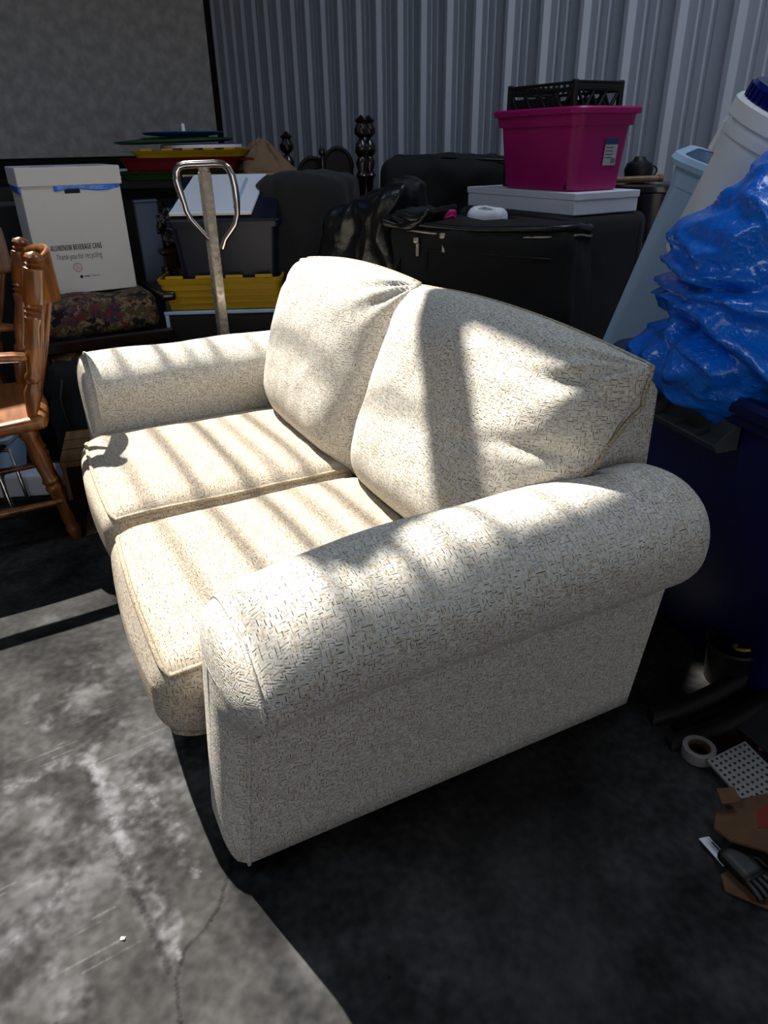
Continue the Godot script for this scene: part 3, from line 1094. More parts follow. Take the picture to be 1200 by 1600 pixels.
# ---------------------------------------------------------------- far left: cans box, flowered chair, hand truck, totes, trays
func left_pile() -> void:
	# flowered chair the box stands on
	var fc := thing("floral_armchair", "dark wood framed chair with flowered upholstery under the white cans box", "armchair", W(-1.30, 0, 3.28), YAW_B)
	obj("seat_cushion", MB.new().soft(Vector3(0.0, 0.555, 0), Vector3(0.28, 0.075, 0.24), 0.05, 14, func(q, n, _v): return Vector3(0, 0.008 * sin(q.z * 5.0) * maxf(n.y, 0), 0)), M.floral, fc)
	obj("rail", MB.new().box(Vector3(0.29, 0.455, 0), Vector3(0.03, 0.05, 0.56), 0.008), M.cherry, fc)
	obj("rail", MB.new().box(Vector3(-0.27, 0.455, 0), Vector3(0.03, 0.05, 0.56), 0.008), M.cherry, fc)
	obj("lower_panel", MB.new().soft(Vector3(0.26, 0.30, 0), Vector3(0.03, 0.125, 0.24), 0.02, 10), M.floral, fc)
	for s in [[1, 1], [1, -1], [-1, 1], [-1, -1]]:
		obj("leg", MB.new().box(Vector3(0.27 * s[0], 0.22, 0.265 * s[1]), Vector3(0.045, 0.44, 0.045), 0.006), M.cherry, fc)
	for s in [-1, 1]:
		obj("arm_rest", MB.new().soft(Vector3(0.02, 0.615, 0.275 * s), Vector3(0.30, 0.022, 0.035), 0.018, 8), M.cherry, fc)
		obj("arm_post", MB.new().box(Vector3(0.26, 0.53, 0.275 * s), Vector3(0.035, 0.14, 0.03), 0.006), M.cherry, fc)

	var bx := thing("can_recycling_box", "tall white cardboard box with a lid for used drink cans, blue liner showing", "box", W(-1.349, 0.632, 3.368), YAW_B)
	obj("body", MB.new().box(Vector3(0, 0.215, 0), Vector3(0.40, 0.43, 0.385), 0.003), M.white, bx)
	var ld := obj("lid", MB.new().box(Vector3(0, 0.455, 0), Vector3(0.418, 0.07, 0.40), 0.003), M.white, bx)
	for s in [-1, 1]:
		obj("lid_slot", MB.new().box(Vector3(0.15, 0.4905, 0.09 * s), Vector3(0.03, 0.001, 0.09), 0.0003), M.inkgrey, ld)
	obj("liner", MB.new().soft(Vector3(0.199, 0.415, -0.06), Vector3(0.006, 0.013, 0.13), 0.005, 8, func(q, _n, _v): return Vector3(0.003 * sin(q.z * 9.0), 0.005 * sin(q.z * 4.0), 0)), M.bag, bx)
	obj("liner", MB.new().soft(Vector3(0.0, 0.41, 0.195), Vector3(0.19, 0.014, 0.006), 0.005, 8), M.bag, bx)
	obj("hand_hole", MB.new().box(Vector3(0.2005, 0.405, 0.0), Vector3(0.002, 0.028, 0.06), 0.0008), M.ink, bx)
	var side := Basis(Vector3(0, 0, -1), Vector3(0, 1, 0), Vector3(1, 0, 0))
	words("ALUMINUM BEVERAGE CANS", 0.0215, M.ink, bx, Vector3(0.2005, 0.185, 0.027), 0.5, true, side)
	words("Thank you for recycling", 0.021, M.inkgrey, bx, Vector3(0.2005, 0.149, 0.022), 0.60, false, side)
	for q in [[0.019, 0.0165], [0.0145, 0.013]]:
		var rg := MB.new()
		rg.lathe([[q[1], 0.0], [q[0], 0.0], [q[0], 0.0006], [q[1], 0.0006], [q[1], 0.0]], 28, Transform3D(Basis(Vector3(0, 0, 1), Vector3(1, 0, 0), Vector3(0, 1, 0)), Vector3(0.2002, 0.104, 0.038)))
		obj("emblem_ring", rg, M.inkpink, bx)
	var em := MB.new()
	for k in 3:
		var a := TAU * k / 3.0 + PI / 2
		var d := Vector3(0, sin(a), cos(a))
		em.box(Vector3(0.2005, 0.104, 0.038) + d * 0.006, Vector3(0.0008, 0.0035, 0.009), 0.0002, Transform3D())
	obj("emblem", em, M.inkpink, bx)
	obj("mark", MB.new().lathe([[0.0, 0.0], [0.0065, 0.0], [0.0065, 0.0006], [0.0, 0.0006]], 20, Transform3D(Basis(Vector3(0, 0, 1), Vector3(1, 0, 0), Vector3(0, 1, 0)), Vector3(0.2002, 0.066, 0.03))), M.ink, bx)
	for k in 4:
		obj("small_print", MB.new().box(Vector3(0.2003, 0.066, 0.016 - 0.006 * k), Vector3(0.0006, 0.005, 0.0045), 0.0001), M.ink, bx)
		obj("small_print", MB.new().box(Vector3(0.2003, 0.066, -0.016 - 0.008 * k), Vector3(0.0006, 0.003, 0.006), 0.0001), M.inkgrey, bx)

	var sb := thing("slate_board", "narrow slate blue upright board between the white cans box and the dark side table", "board", W(-1.03, 0, 3.42), YAW_B)
	obj("panel", MB.new().box(Vector3(0, 0.485, 0), Vector3(0.03, 0.97, 0.10), 0.004), M.slate, sb)
	obj("edge_cap", MB.new().box(Vector3(0, 0.975, 0), Vector3(0.034, 0.012, 0.104), 0.003), M.slate, sb)

	var st := thing("side_table", "small dark cherry side table left of the navy tote", "side table", W(-0.99, 0, 3.56), YAW_B)
	obj("top", MB.new().box(Vector3(0, 0.765, 0), Vector3(0.34, 0.025, 0.17), 0.006), M.cherry, st)
	obj("apron", MB.new().box(Vector3(0, 0.72, 0), Vector3(0.30, 0.06, 0.13), 0.004), M.cherry, st)
	for s in [[1, 1], [1, -1], [-1, 1], [-1, -1]]:
		obj("leg", turned(MB.new(), Vector3(0.14 * s[0], 0, 0.06 * s[1]), Vector3(0.14 * s[0], 0.70, 0.06 * s[1]), [[0, 0.014], [0.3, 0.018], [0.6, 0.024], [0.8, 0.018], [0.84, 0.026], [1.0, 0.024]]), M.cherry, st)
	var nz := FastNoiseLite.new()
	nz.frequency = 9.0
	nz.seed = 5
	var bg := thing("black_bag", "crumpled shiny black bag heaped on the dark side table", "bag", W(-1.0, 0.7775, 3.55), YAW_B)
	obj("body", MB.new().soft(Vector3(0, 0.085, 0), Vector3(0.13, 0.085, 0.075), 0.07, 26, func(_q, n, v): return n * nz.get_noise_3dv(v * 1.3) * 0.035), M.blackgloss, bg)
	obj("strap", MB.new().tube([Vector3(0.09, 0.10, 0.02), Vector3(0.145, 0.12, 0.0), Vector3(0.15, 0.05, -0.04), Vector3(0.12, 0.012, -0.06)], 0.008, 8), M.rubber, bg)

	# grey frame box, yellow bin, navy tote, whiteboard
	var gb := thing("grey_crate", "dark grey crate with a pale rim beneath the yellow bin", "crate", W(-0.70, 0, 3.36), 0.04)
	obj("body", MB.new().box(Vector3(0, 0.265, 0), Vector3(0.50, 0.53, 0.36), 0.008), M.black, gb)
	for s in [-1, 1]:
		obj("rim", MB.new().box(Vector3(0, 0.5375, 0.174 * s), Vector3(0.51, 0.015, 0.02), 0.003), M.grey, gb)
		obj("rim", MB.new().box(Vector3(0.246 * s, 0.5375, 0), Vector3(0.02, 0.015, 0.33), 0.003), M.grey, gb)
		obj("corner_strip", MB.new().box(Vector3(0.243 * s, 0.27, 0.178), Vector3(0.016, 0.52, 0.012), 0.002), M.grey, gb)
	var yb := thing("yellow_bin", "low yellow plastic bin with a notched rim under the navy tote", "bin", W(-0.70, 0.546, 3.38), 0.05)
	obj("tray", tub(Vector2(0.245, 0.19), Vector2(0.262, 0.205), 0.135, 0.03, 0.006, 0.02), M.yellow, yb)
	for z in [-0.205, 0.205]:
		for k in 4:
			obj("rim_block", MB.new().box(Vector3(-0.19 + k * 0.127, 0.141, z), Vector3(0.075, 0.014, 0.014), 0.003), M.yellow, yb)
	for k in 3:
		obj("ridge", MB.new().box(Vector3(0, 0.035 + 0.028 * k, 0.199 + 0.0035 * k), Vector3(0.46, 0.004, 0.008), 0.001), M.yellow, yb)
	var nt := thing("navy_tote", "dark navy storage tote standing in the yellow bin", "tote", W(-0.66, 0.552, 3.38), 0.05)
	obj("body", tub(Vector2(0.19, 0.155), Vector2(0.225, 0.18), 0.36, 0.03, 0.012, 0.03), M.navy, nt)
	obj("sticker", MB.new().box(Vector3(0.07, 0.19, 0.170), Vector3(0.04, 0.05, 0.002), 0.0005, Transform3D(Basis(Vector3.RIGHT, -0.07))), M.red, nt)
	obj("sticker", MB.new().box(Vector3(0.075, 0.18, 0.172), Vector3(0.032, 0.018, 0.002), 0.0005, Transform3D(Basis(Vector3.RIGHT, -0.07))), M.label, nt)
	obj("clasp", MB.new().box(Vector3(-0.05, 0.11, 0.17), Vector3(0.02, 0.10, 0.012), 0.003), M.yellow, nt)
	var tilt := Transform3D(Basis(Vector3.RIGHT, 0.40), Vector3(0, 0, 0))
	var tr := thing("black_tray", "thin black tray tilted on the navy tote under the whiteboard", "tray", W(-0.655, 0.985, 3.37), 0.03)
	obj("sheet", MB.new().box(Vector3(0.0, 0, 0), Vector3(0.44, 0.012, 0.40), 0.004, tilt), M.navy, tr)
	obj("edge_strip", MB.new().box(Vector3(0.0, 0.008, -0.194), Vector3(0.44, 0.008, 0.012), 0.002, tilt), M.dowel, tr)
	var wbd := thing("whiteboard", "white dry-erase board with a marker ledge lying tilted on the black tray", "whiteboard", W(-0.685, 1.001, 3.36), 0.03)
	var wp := PackedVector2Array([Vector2(-0.19, -0.17), Vector2(0.15, -0.17), Vector2(0.19, 0.17), Vector2(-0.13, 0.17)])
	obj("panel", MB.new().prism(wp, 0.010, tilt * Transform3D(Basis(Vector3.RIGHT, -PI / 2), Vector3.ZERO)), M.greybox, wbd)
	obj("marker_ledge", MB.new().box(Vector3(0.095, 0.010, 0.0), Vector3(0.012, 0.010, 0.26), 0.003, tilt * Transform3D(Basis(Vector3.UP, -0.12))), M.grey, wbd)
	obj("frame_strip", MB.new().box(Vector3(-0.02, 0.002, 0.172), Vector3(0.34, 0.014, 0.008), 0.002, tilt), M.pail, wbd)

	# hand truck with a looped handle
	var ht := thing("pallet_jack", "steel pallet jack handle with a looped grip rising behind the far sofa arm", "pallet jack", W(-0.66, 0, 3.0), 0.0)
	obj("post", MB.new().box(Vector3(0, 0.60, 0), Vector3(0.040, 1.0, 0.040), 0.004, Transform3D(Basis(Vector3.UP, 0.62))), M.steel, ht)
	var lp := []
	for q in [[311, 366], [298, 352], [285, 337], [279, 324], [277, 312], [273, 296], [270, 281], [271, 268], [277, 261], [288, 259], [310, 258.5], [332, 258], [345, 259], [353, 264], [358, 275], [360.5, 292], [361, 312], [360, 330], [355, 344], [345, 356], [336, 366], [330, 380]]:
		var k := 3.02 / 1250.0
		lp.append(Vector3((q[0] - 314.0) * k, 1.098 + (270.0 - q[1]) * k * 1.03, 0.012))
	var rad := []
	for i in lp.size():
		rad.append(0.0135 if i > 4 and i < 17 else 0.0105)
	obj("grip_loop", MB.new().tube(lp, rad, 12), M.chrome, ht)
	obj("release_lever", MB.new().tube([Vector3(-0.012, 0.94, -0.03), Vector3(-0.03, 0.91, -0.03), Vector3(-0.035, 0.87, -0.03)], 0.006, 8), M.rubber, ht)
	obj("end_cap", MB.new().box(Vector3(0, 1.108, 0), Vector3(0.036, 0.02, 0.036), 0.004), M.steel, ht)
	obj("pump_body", MB.new().box(Vector3(0, 0.09, -0.02), Vector3(0.14, 0.18, 0.14), 0.01), M.red, ht)

	# long dark table with the tray stack
	var dt := thing("dark_table", "long dark table carrying the stack of coloured trays", "table", W(-1.05, 0, 4.25), 0.03)
	obj("top", MB.new().box(Vector3(0, 1.02, 0), Vector3(1.15, 0.04, 0.75), 0.006), M.darkwall, dt)
	obj("modesty_panel", MB.new().box(Vector3(0, 0.5, 0.30), Vector3(1.08, 1.0, 0.03), 0.004), M.darkwall, dt)
	for s in [[1, 1], [1, -1], [-1, 1], [-1, -1]]:
		obj("leg", MB.new().box(Vector3(0.54 * s[0], 0.5, 0.33 * s[1]), Vector3(0.05, 1.0, 0.05), 0.005), M.darkwall, dt)
	var y := 1.04
	for q in [["green_tray", M.green, "green plastic tray, lowest of the coloured tray stack", 0.30, 0.24, 0.040, 0.0, 0.02], ["red_tray", M.red, "deep red plastic tray under the yellow lid", 0.28, 0.23, 0.058, 0.01, -0.03], ["yellow_lid", M.yellow, "yellow plastic lid with a notched rim on the red tray", 0.275, 0.23, 0.032, 0.05, 0.05]]:  # the yellow piece is a lid resting on the trays
		var o := thing(q[0], q[2], "plastic_lid" if q[0] == "yellow_lid" else "tray", W(-0.98 + q[6], y, 4.1), q[7])
		obj("body", tub(Vector2(q[3] * 0.94, q[4] * 0.94), Vector2(q[3], q[4]), q[5], 0.03, 0.006, 0.012), q[1], o)
		if q[0] == "yellow_lid":
			obj("panel", MB.new().box(Vector3(0, 0.022, 0), Vector3(0.53, 0.006, 0.44), 0.002), M.yellow, o)
			for k in 5:
				obj("rim_block", MB.new().box(Vector3(-0.2 + 0.1 * k, 0.035, 0.222), Vector3(0.055, 0.010, 0.016), 0.002), M.yellow, o)
				obj("rim_block", MB.new().box(Vector3(-0.2 + 0.1 * k, 0.035, -0.222), Vector3(0.055, 0.010, 0.016), 0.002), M.yellow, o)
		elif q[0] == "red_tray":
			obj("handle_tab", MB.new().soft(Vector3(0.31, 0.045, 0.05), Vector3(0.045, 0.008, 0.06), 0.006, 6), q[1], o)
		y += q[5]
	var pl := thing("purple_lid", "dull purple round lid lying flat on the yellow lid", "plastic_lid", W(-0.90, y + 0.004, 4.1), 0.2)  # round purple lid on the pile
	obj("disc", MB.new().lathe([[0.0, 0.0], [0.19, 0.0], [0.2, 0.006], [0.2, 0.02], [0.19, 0.023], [0.0, 0.02]], 36), M.purple, pl)
	obj("rim", MB.new().lathe([[0.196, 0.004], [0.204, 0.004], [0.204, 0.018], [0.196, 0.018], [0.196, 0.004]], 36), M.greybox, pl)
	var tl := thing("green_lid", "dark green lid tilted under the blue disc on the tray stack", "plastic_lid", W(-1.03, y + 0.032, 4.1), 0.0)  # this green piece is a lid too
	var tm := Transform3D(Basis(Vector3(0, 0, 1), 0.02), Vector3())
	obj("plate", MB.new(tm).rings([rrect(0.25, 0.19, 0.12, 0.0), rrect(0.28, 0.21, 0.13, 0.006), rrect(0.28, 0.21, 0.13, 0.014), rrect(0.18, 0.13, 0.1, 0.022)]), M.teal, tl)
	obj("rib", MB.new(tm).rings([rrect(0.17, 0.12, 0.1, 0.02), rrect(0.165, 0.115, 0.1, 0.028)]), M.teal, tl)
	var bd := thing("blue_disc", "round blue snow disc with a pale peg on top of the tray stack", "disc", W(-0.99, y + 0.062, 4.12), 0.0)
	obj("dish", MB.new().lathe([[0.0, 0.012], [0.12, 0.0], [0.19, 0.008], [0.205, 0.016], [0.2, 0.02], [0.12, 0.014], [0.0, 0.02]], 40), M.disc, bd)
	obj("peg", MB.new().lathe([[0.012, 0.012], [0.009, 0.03], [0.009, 0.052], [0.006, 0.056]], 12, Transform3D(Basis(), Vector3(0.015, 0, 0.05))), M.pail, bd)
	var db := thing("white_slab", "thin white foam slab lying behind the cans box on the dark table", "slab", W(-1.46, 1.042, 4.2), 0.5)
	obj("sheet", MB.new().box(Vector3(0, 0.02, 0), Vector3(0.30, 0.04, 0.3), 0.005), M.greybox, db)
	var cb := thing("low_cabinet", "low dark cabinet standing along the far end wall", "cabinet", W(-2.55, 0, 8.4), YAW_B)
	obj("carcass", MB.new().box(Vector3(0, 0.47, 0.6), Vector3(0.45, 0.9, 2.6), 0.01), M.darkwall, cb)
	for k in 3:
		obj("door", MB.new().box(Vector3(0.232, 0.47, -0.26 + 0.86 * k), Vector3(0.02, 0.8, 0.82), 0.004), M.cherry, cb)
	var ca := thing("grey_carton", "plain grey carton half hidden left of the white cans box", "box", W(-1.83, 0.0, 3.62), YAW_B)
	obj("body", MB.new().box(Vector3(0, 0.48, 0), Vector3(0.34, 0.96, 0.36), 0.004), M.charcoal, ca)
	obj("flap", MB.new().box(Vector3(0.0, 0.964, 0.09), Vector3(0.34, 0.006, 0.17), 0.002), M.charcoal, ca)

# ---------------------------------------------------------------- middle: tarps, bedposts, suitcase
func middle_pile() -> void:
	var nz := FastNoiseLite.new()
	nz.seed = 14
	nz.frequency = 3.4
	nz.fractal_octaves = 3
	var rd := FastNoiseLite.new()
	rd.seed = 19
	rd.frequency = 2.6
	rd.fractal_type = FastNoiseLite.FRACTAL_RIDGED
	rd.fractal_octaves = 2
	var dt := thing("grey_tarp", "matt dark grey tarp draped over a tall block left of the glossy black sheet", "tarp", W(-0.30, 0, 3.52), -0.25)
	obj("cover", MB.new().soft(Vector3(0, 0.54, 0), Vector3(0.19, 0.54, 0.20), 0.05, 34, func(q, n, v): return Vector3(n.x, 0, n.z) * (nz.get_noise_3d(v.x, v.y * 0.35, v.z) * 0.035 + 0.035 * (0.5 - 0.5 * q.y)) + Vector3(0, nz.get_noise_2d(v.x * 2.0, v.z) * 0.02 * maxf(n.y, 0) - 0.025 * q.x * q.x * maxf(n.y, 0), 0)), M.charcoal, dt)
	obj("eyelet", MB.new().tube(_circle(Vector3(-0.205, 0.545, 0.235), 0.012, Vector3(1, 0, 0), Vector3(0, 1, 0)), 0.004, 8, true), M.chrome, dt)
	var bs := thing("black_sheet", "glossy crumpled black plastic sheet hanging between the grey tarp and the covered load", "sheet", W(-0.06, 0, 3.13), -0.55)
	obj("drape", MB.new().soft(Vector3(0, 0.53, 0), Vector3(0.20, 0.53, 0.12), 0.07, 56, func(q, n, v):
		var o: Vector3 = n * (rd.get_noise_3d(v.x * 1.3 + v.y * 0.5, v.y * 0.8 - v.x * 0.6, v.z) * 0.030 + nz.get_noise_3dv(v) * 0.03)
		o.y += (0.06 * q.x - 0.05) * maxf(q.y, 0.0) * 1.4
		o.x += 0.05 * q.y
		return o), M.blackgloss, bs)
	var bc := thing("black_cover", "dull black cover pulled over a boxy load behind the open suitcase", "cover", W(0.44, 0, 3.86), -0.10)
	obj("cover", MB.new().soft(Vector3(0, 0.56, 0), Vector3(0.40, 0.555, 0.34), 0.06, 40, func(q, n, v): return n * (nz.get_noise_3dv(v * 0.8) * 0.04) + Vector3(n.x, 0, n.z) * 0.03 * sin(atan2(v.x, v.z) * 11.0) * clampf(0.4 - q.y, 0.0, 1.0) + Vector3(0, -0.05 * q.x * maxf(0.0, q.y) * (1.0 if q.x > 0.3 else 0.3), 0)), M.blackcloth, bc)
	obj("seam", MB.new().tube([Vector3(-0.36, 1.10, 0.30), Vector3(-0.1, 1.125, 0.31), Vector3(0.2, 1.105, 0.315), Vector3(0.38, 1.06, 0.30)], 0.006, 6), M.blackgloss, bc)

	# dark bedposts against the wall
	var pp := [[0.0, 0.03], [0.55, 0.03], [0.60, 0.022], [0.75, 0.016], [0.83, 0.022], [0.85, 0.035], [0.87, 0.022], [0.90, 0.034], [0.925, 0.02], [0.945, 0.036], [0.975, 0.034], [1.0, 0.01]]
	for q in [["bedpost", "slim dark turned bedpost left of the arched headboards", -0.487, 4.3, 1.24], ["bedpost", "left post of the tall dark bedpost pair before the corrugated wall", -0.085, 4.3, 1.315], ["bedpost", "right post of the tall dark bedpost pair before the corrugated wall", -0.045, 4.36, 1.315]]:
		var o := thing(q[0], q[1], "bedpost", W(q[2], 0, q[3]), 0.0, "dark bedposts before the corrugated wall")
		obj("shaft", turned(MB.new(), Vector3(), Vector3(0, q[4] * 0.92, 0), pp), M.cherry, o)
		obj("finial", MB.new().lathe([[0.012, 0.0], [0.036, 0.02], [0.038, 0.045], [0.022, 0.07], [0.034, 0.085], [0.0, 0.11]], 16, Transform3D(Basis(), Vector3(0, q[4] * 0.92, 0))), M.cherry, o)
	for q in [[-0.36, 1.12, "dark arched headboard just right of the slim bedpost"], [-0.22, 1.165, "taller dark arched headboard nearest the bedpost pair"]]:
		var o := thing("headboard", q[2], "headboard", W(q[0], 0, 4.34), 0.15, "arched headboards before the corrugated wall")
		var poly := PackedVector2Array([Vector2(-0.085, 0)])
		for i in 17:
			var a := PI - PI * i / 16.0
			poly.append(Vector2(0.085 * cos(a), q[1] - 0.10 + 0.10 * sin(a)))
		poly.append(Vector2(0.085, 0))
		obj("board", MB.new().prism(poly, 0.03), M.headboard, o)
		var ed := []
		for i in 17:
			var a := PI - PI * i / 16.0
			ed.append(Vector3(0.08 * cos(a), q[1] - 0.10 + 0.10 * sin(a), 0.016))
		obj("moulding", MB.new().tube(ed, 0.010, 8), M.headboard, o)
	var fin := thing("finial_knob", "small dark pointed finial standing between the two arched headboards", "finial", W(-0.30, 0, 4.30))
	obj("shaft", turned(MB.new(), Vector3(), Vector3(0, 1.13, 0), [[0, 0.012], [0.9, 0.012], [0.93, 0.02], [1.0, 0.008]]), M.cherry, fin)
	obj("tip", MB.new().lathe([[0.014, 0.0], [0.018, 0.02], [0.006, 0.05], [0.0, 0.06]], 12, Transform3D(Basis(), Vector3(0, 1.13, 0))), M.cherry, fin)

	var cbx := thing("black_chest", "low black trunk beneath the crumpled paper sack", "trunk", W(-0.58, 0, 4.05), 0.1)
	obj("body", MB.new().box(Vector3(0, 0.45, 0), Vector3(0.34, 0.90, 0.4), 0.01), M.black, cbx)
	obj("lid", MB.new().box(Vector3(0, 0.925, 0), Vector3(0.36, 0.05, 0.42), 0.01), M.black, cbx)
	var ps := thing("paper_sack", "crumpled brown paper sack peeking out behind the whiteboard", "sack", W(-0.58, 0.951, 4.1), 0.2)
	var rp := FastNoiseLite.new()
	rp.seed = 3
	rp.frequency = 5.0
	rp.fractal_type = FastNoiseLite.FRACTAL_RIDGED
	obj("paper", MB.new().soft(Vector3(0, 0.115, 0), Vector3(0.14, 0.115, 0.12), 0.05, 26, func(q, n, v): return n * (rp.get_noise_3dv(v) * 0.03) + Vector3(-0.02 * q.y, 0, 0) + Vector3(-q.x * 0.10 * maxf(0.0, q.y), 0.02 * maxf(q.y, 0) * (1 - absf(q.x)), -q.z * 0.06 * maxf(0.0, q.y))), M.paper, ps)
	obj("fold", MB.new().soft(Vector3(0.10, 0.06, 0.10), Vector3(0.10, 0.04, 0.05), 0.03, 16, func(_q, n, v): return n * (rp.get_noise_3dv(v * 1.5) * 0.02)), M.paper, ps)
	var pole := thing("wooden_pole", "pale round wooden pole poking out between the whiteboard and the grey tarp", "pole", W(-0.50, 1.035, 3.62), 0.0)
	obj("rod", MB.new().tube([Vector3(-0.20, 0.002, -0.05), Vector3(0.16, -0.002, 0.04)], 0.011, 12), M.dowel, pole)
	obj("end_cap", MB.new().tube([Vector3(0.155, -0.002, 0.039), Vector3(0.17, -0.002, 0.042)], 0.013, 12), M.dowel, pole)

	# open soft suitcase
	var sc := thing("suitcase", "big soft black suitcase with its zip undone, behind the loveseat back", "suitcase", W(0.395, 0, 2.725), -0.593)
	var sw := 0.355
	obj("body", MB.new().soft(Vector3(0, 0.465, 0), Vector3(sw, 0.465, 0.13), 0.05, 28, func(q, n, v): return n * nz.get_noise_3dv(v) * 0.02 + Vector3(0, 0, 0.02 * (1 - q.x * q.x) * n.z) + Vector3(0, 0.018 * q.x * q.x * maxf(n.y, 0), 0)), M.blackcloth, sc)
	var rim := []
	for i in 48:
		var a := TAU * i / 48.0
		var kx := 1.0 / pow(pow(absf(cos(a)), 5.0) + pow(absf(sin(a)), 5.0), 0.2)
		rim.append(Vector3(cos(a) * kx * (sw - 0.005), 0.925 + 0.008 * sin(a * 3.0) + (0.02 if cos(a) < -0.8 else 0.0), sin(a) * kx * 0.135))
	obj("rim", MB.new().tube(rim, 0.011, 8, true), M.blackgloss, sc)
	obj("zipper", MB.new().tube(rim.map(func(p): return p * Vector3(1.012, 1, 1.03) - Vector3(0, 0.025, 0)), 0.004, 6, true), M.steel, sc)
	for k in 3:   # folded flap bunched at the left end
		obj("flap_fold", MB.new().soft(Vector3(-0.29 + 0.03 * k, 0.915 + 0.016 * k, 0.04), Vector3(0.085 - 0.012 * k, 0.016, 0.11), 0.014, 14, func(q, n, v): return n * nz.get_noise_3dv(v * 2.0 + Vector3.ONE * k) * 0.014 + Vector3(0, 0.02 * q.x * q.x, 0)), M.blackgloss, sc)
	for q in [[-0.10, 0.86, 0.152], [-0.21, 0.84, 0.148]]:
		var zp := obj("zip_pull", MB.new().box(Vector3(q[0], q[1], q[2]), Vector3(0.013, 0.045, 0.005), 0.002, Transform3D()), M.steel, sc)
		obj("slider", MB.new().soft(Vector3(q[0] - 0.006, q[1] + 0.032, q[2] - 0.001), Vector3(0.011, 0.010, 0.006), 0.005, 6), M.steel, zp)
	obj("side_handle", MB.new().tube([Vector3(-0.30, 0.80, 0.13), Vector3(-0.305, 0.77, 0.15), Vector3(-0.29, 0.70, 0.152), Vector3(-0.28, 0.67, 0.13)], 0.009, 8), M.rubber, sc)
	obj("pocket_seam", MB.new().tube([Vector3(-0.17, 0.5, 0.148), Vector3(-0.17, 0.84, 0.150), Vector3(0.3, 0.84, 0.148)], 0.003, 6), M.black, sc)
	var cl := thing("grey_garment", "pale grey garment bulging out of the open suitcase", "garment", W(0.40, 0.918, 2.80), -0.5)
	obj("cloth", MB.new().soft(Vector3(0, 0.02, 0), Vector3(0.07, 0.035, 0.05), 0.03, 16, func(_q, n, v): return n * nz.get_noise_3dv(v * 1.6) * 0.008), M.greybox, cl)
	obj("collar", MB.new().tube([Vector3(-0.05, 0.04, 0.03), Vector3(0, 0.058, 0.035), Vector3(0.05, 0.045, 0.03)], 0.006, 6), M.greybox, cl)
	var pk := thing("pink_sandal", "bright pink sandal tip sticking out of the open suitcase", "sandal", W(0.262, 0.915, 2.83), 0.4)
	obj("sole", MB.new().soft(Vector3(0, 0.02, 0), Vector3(0.027, 0.03, 0.012), 0.011, 10), M.pink, pk)
	obj("strap", MB.new().tube([Vector3(-0.02, 0.02, 0.01), Vector3(0, 0.03, 0.02), Vector3(0.02, 0.02, 0.01)], 0.004, 6), M.pink, pk)

func _circle(c: Vector3, r: float, a: Vector3, b: Vector3, n := 24) -> Array:
	var p := []
	for i in n:
		p.append(c + a * cos(TAU * i / n) * r + b * sin(TAU * i / n) * r)
	return p

func BW(wl: float, y: float, nb: float) -> Vector3:   # along the wall, up, towards the wall
	return Vector3(-0.4902 * wl + 0.8716 * nb, y, -(0.8716 * wl + 0.4902 * nb))

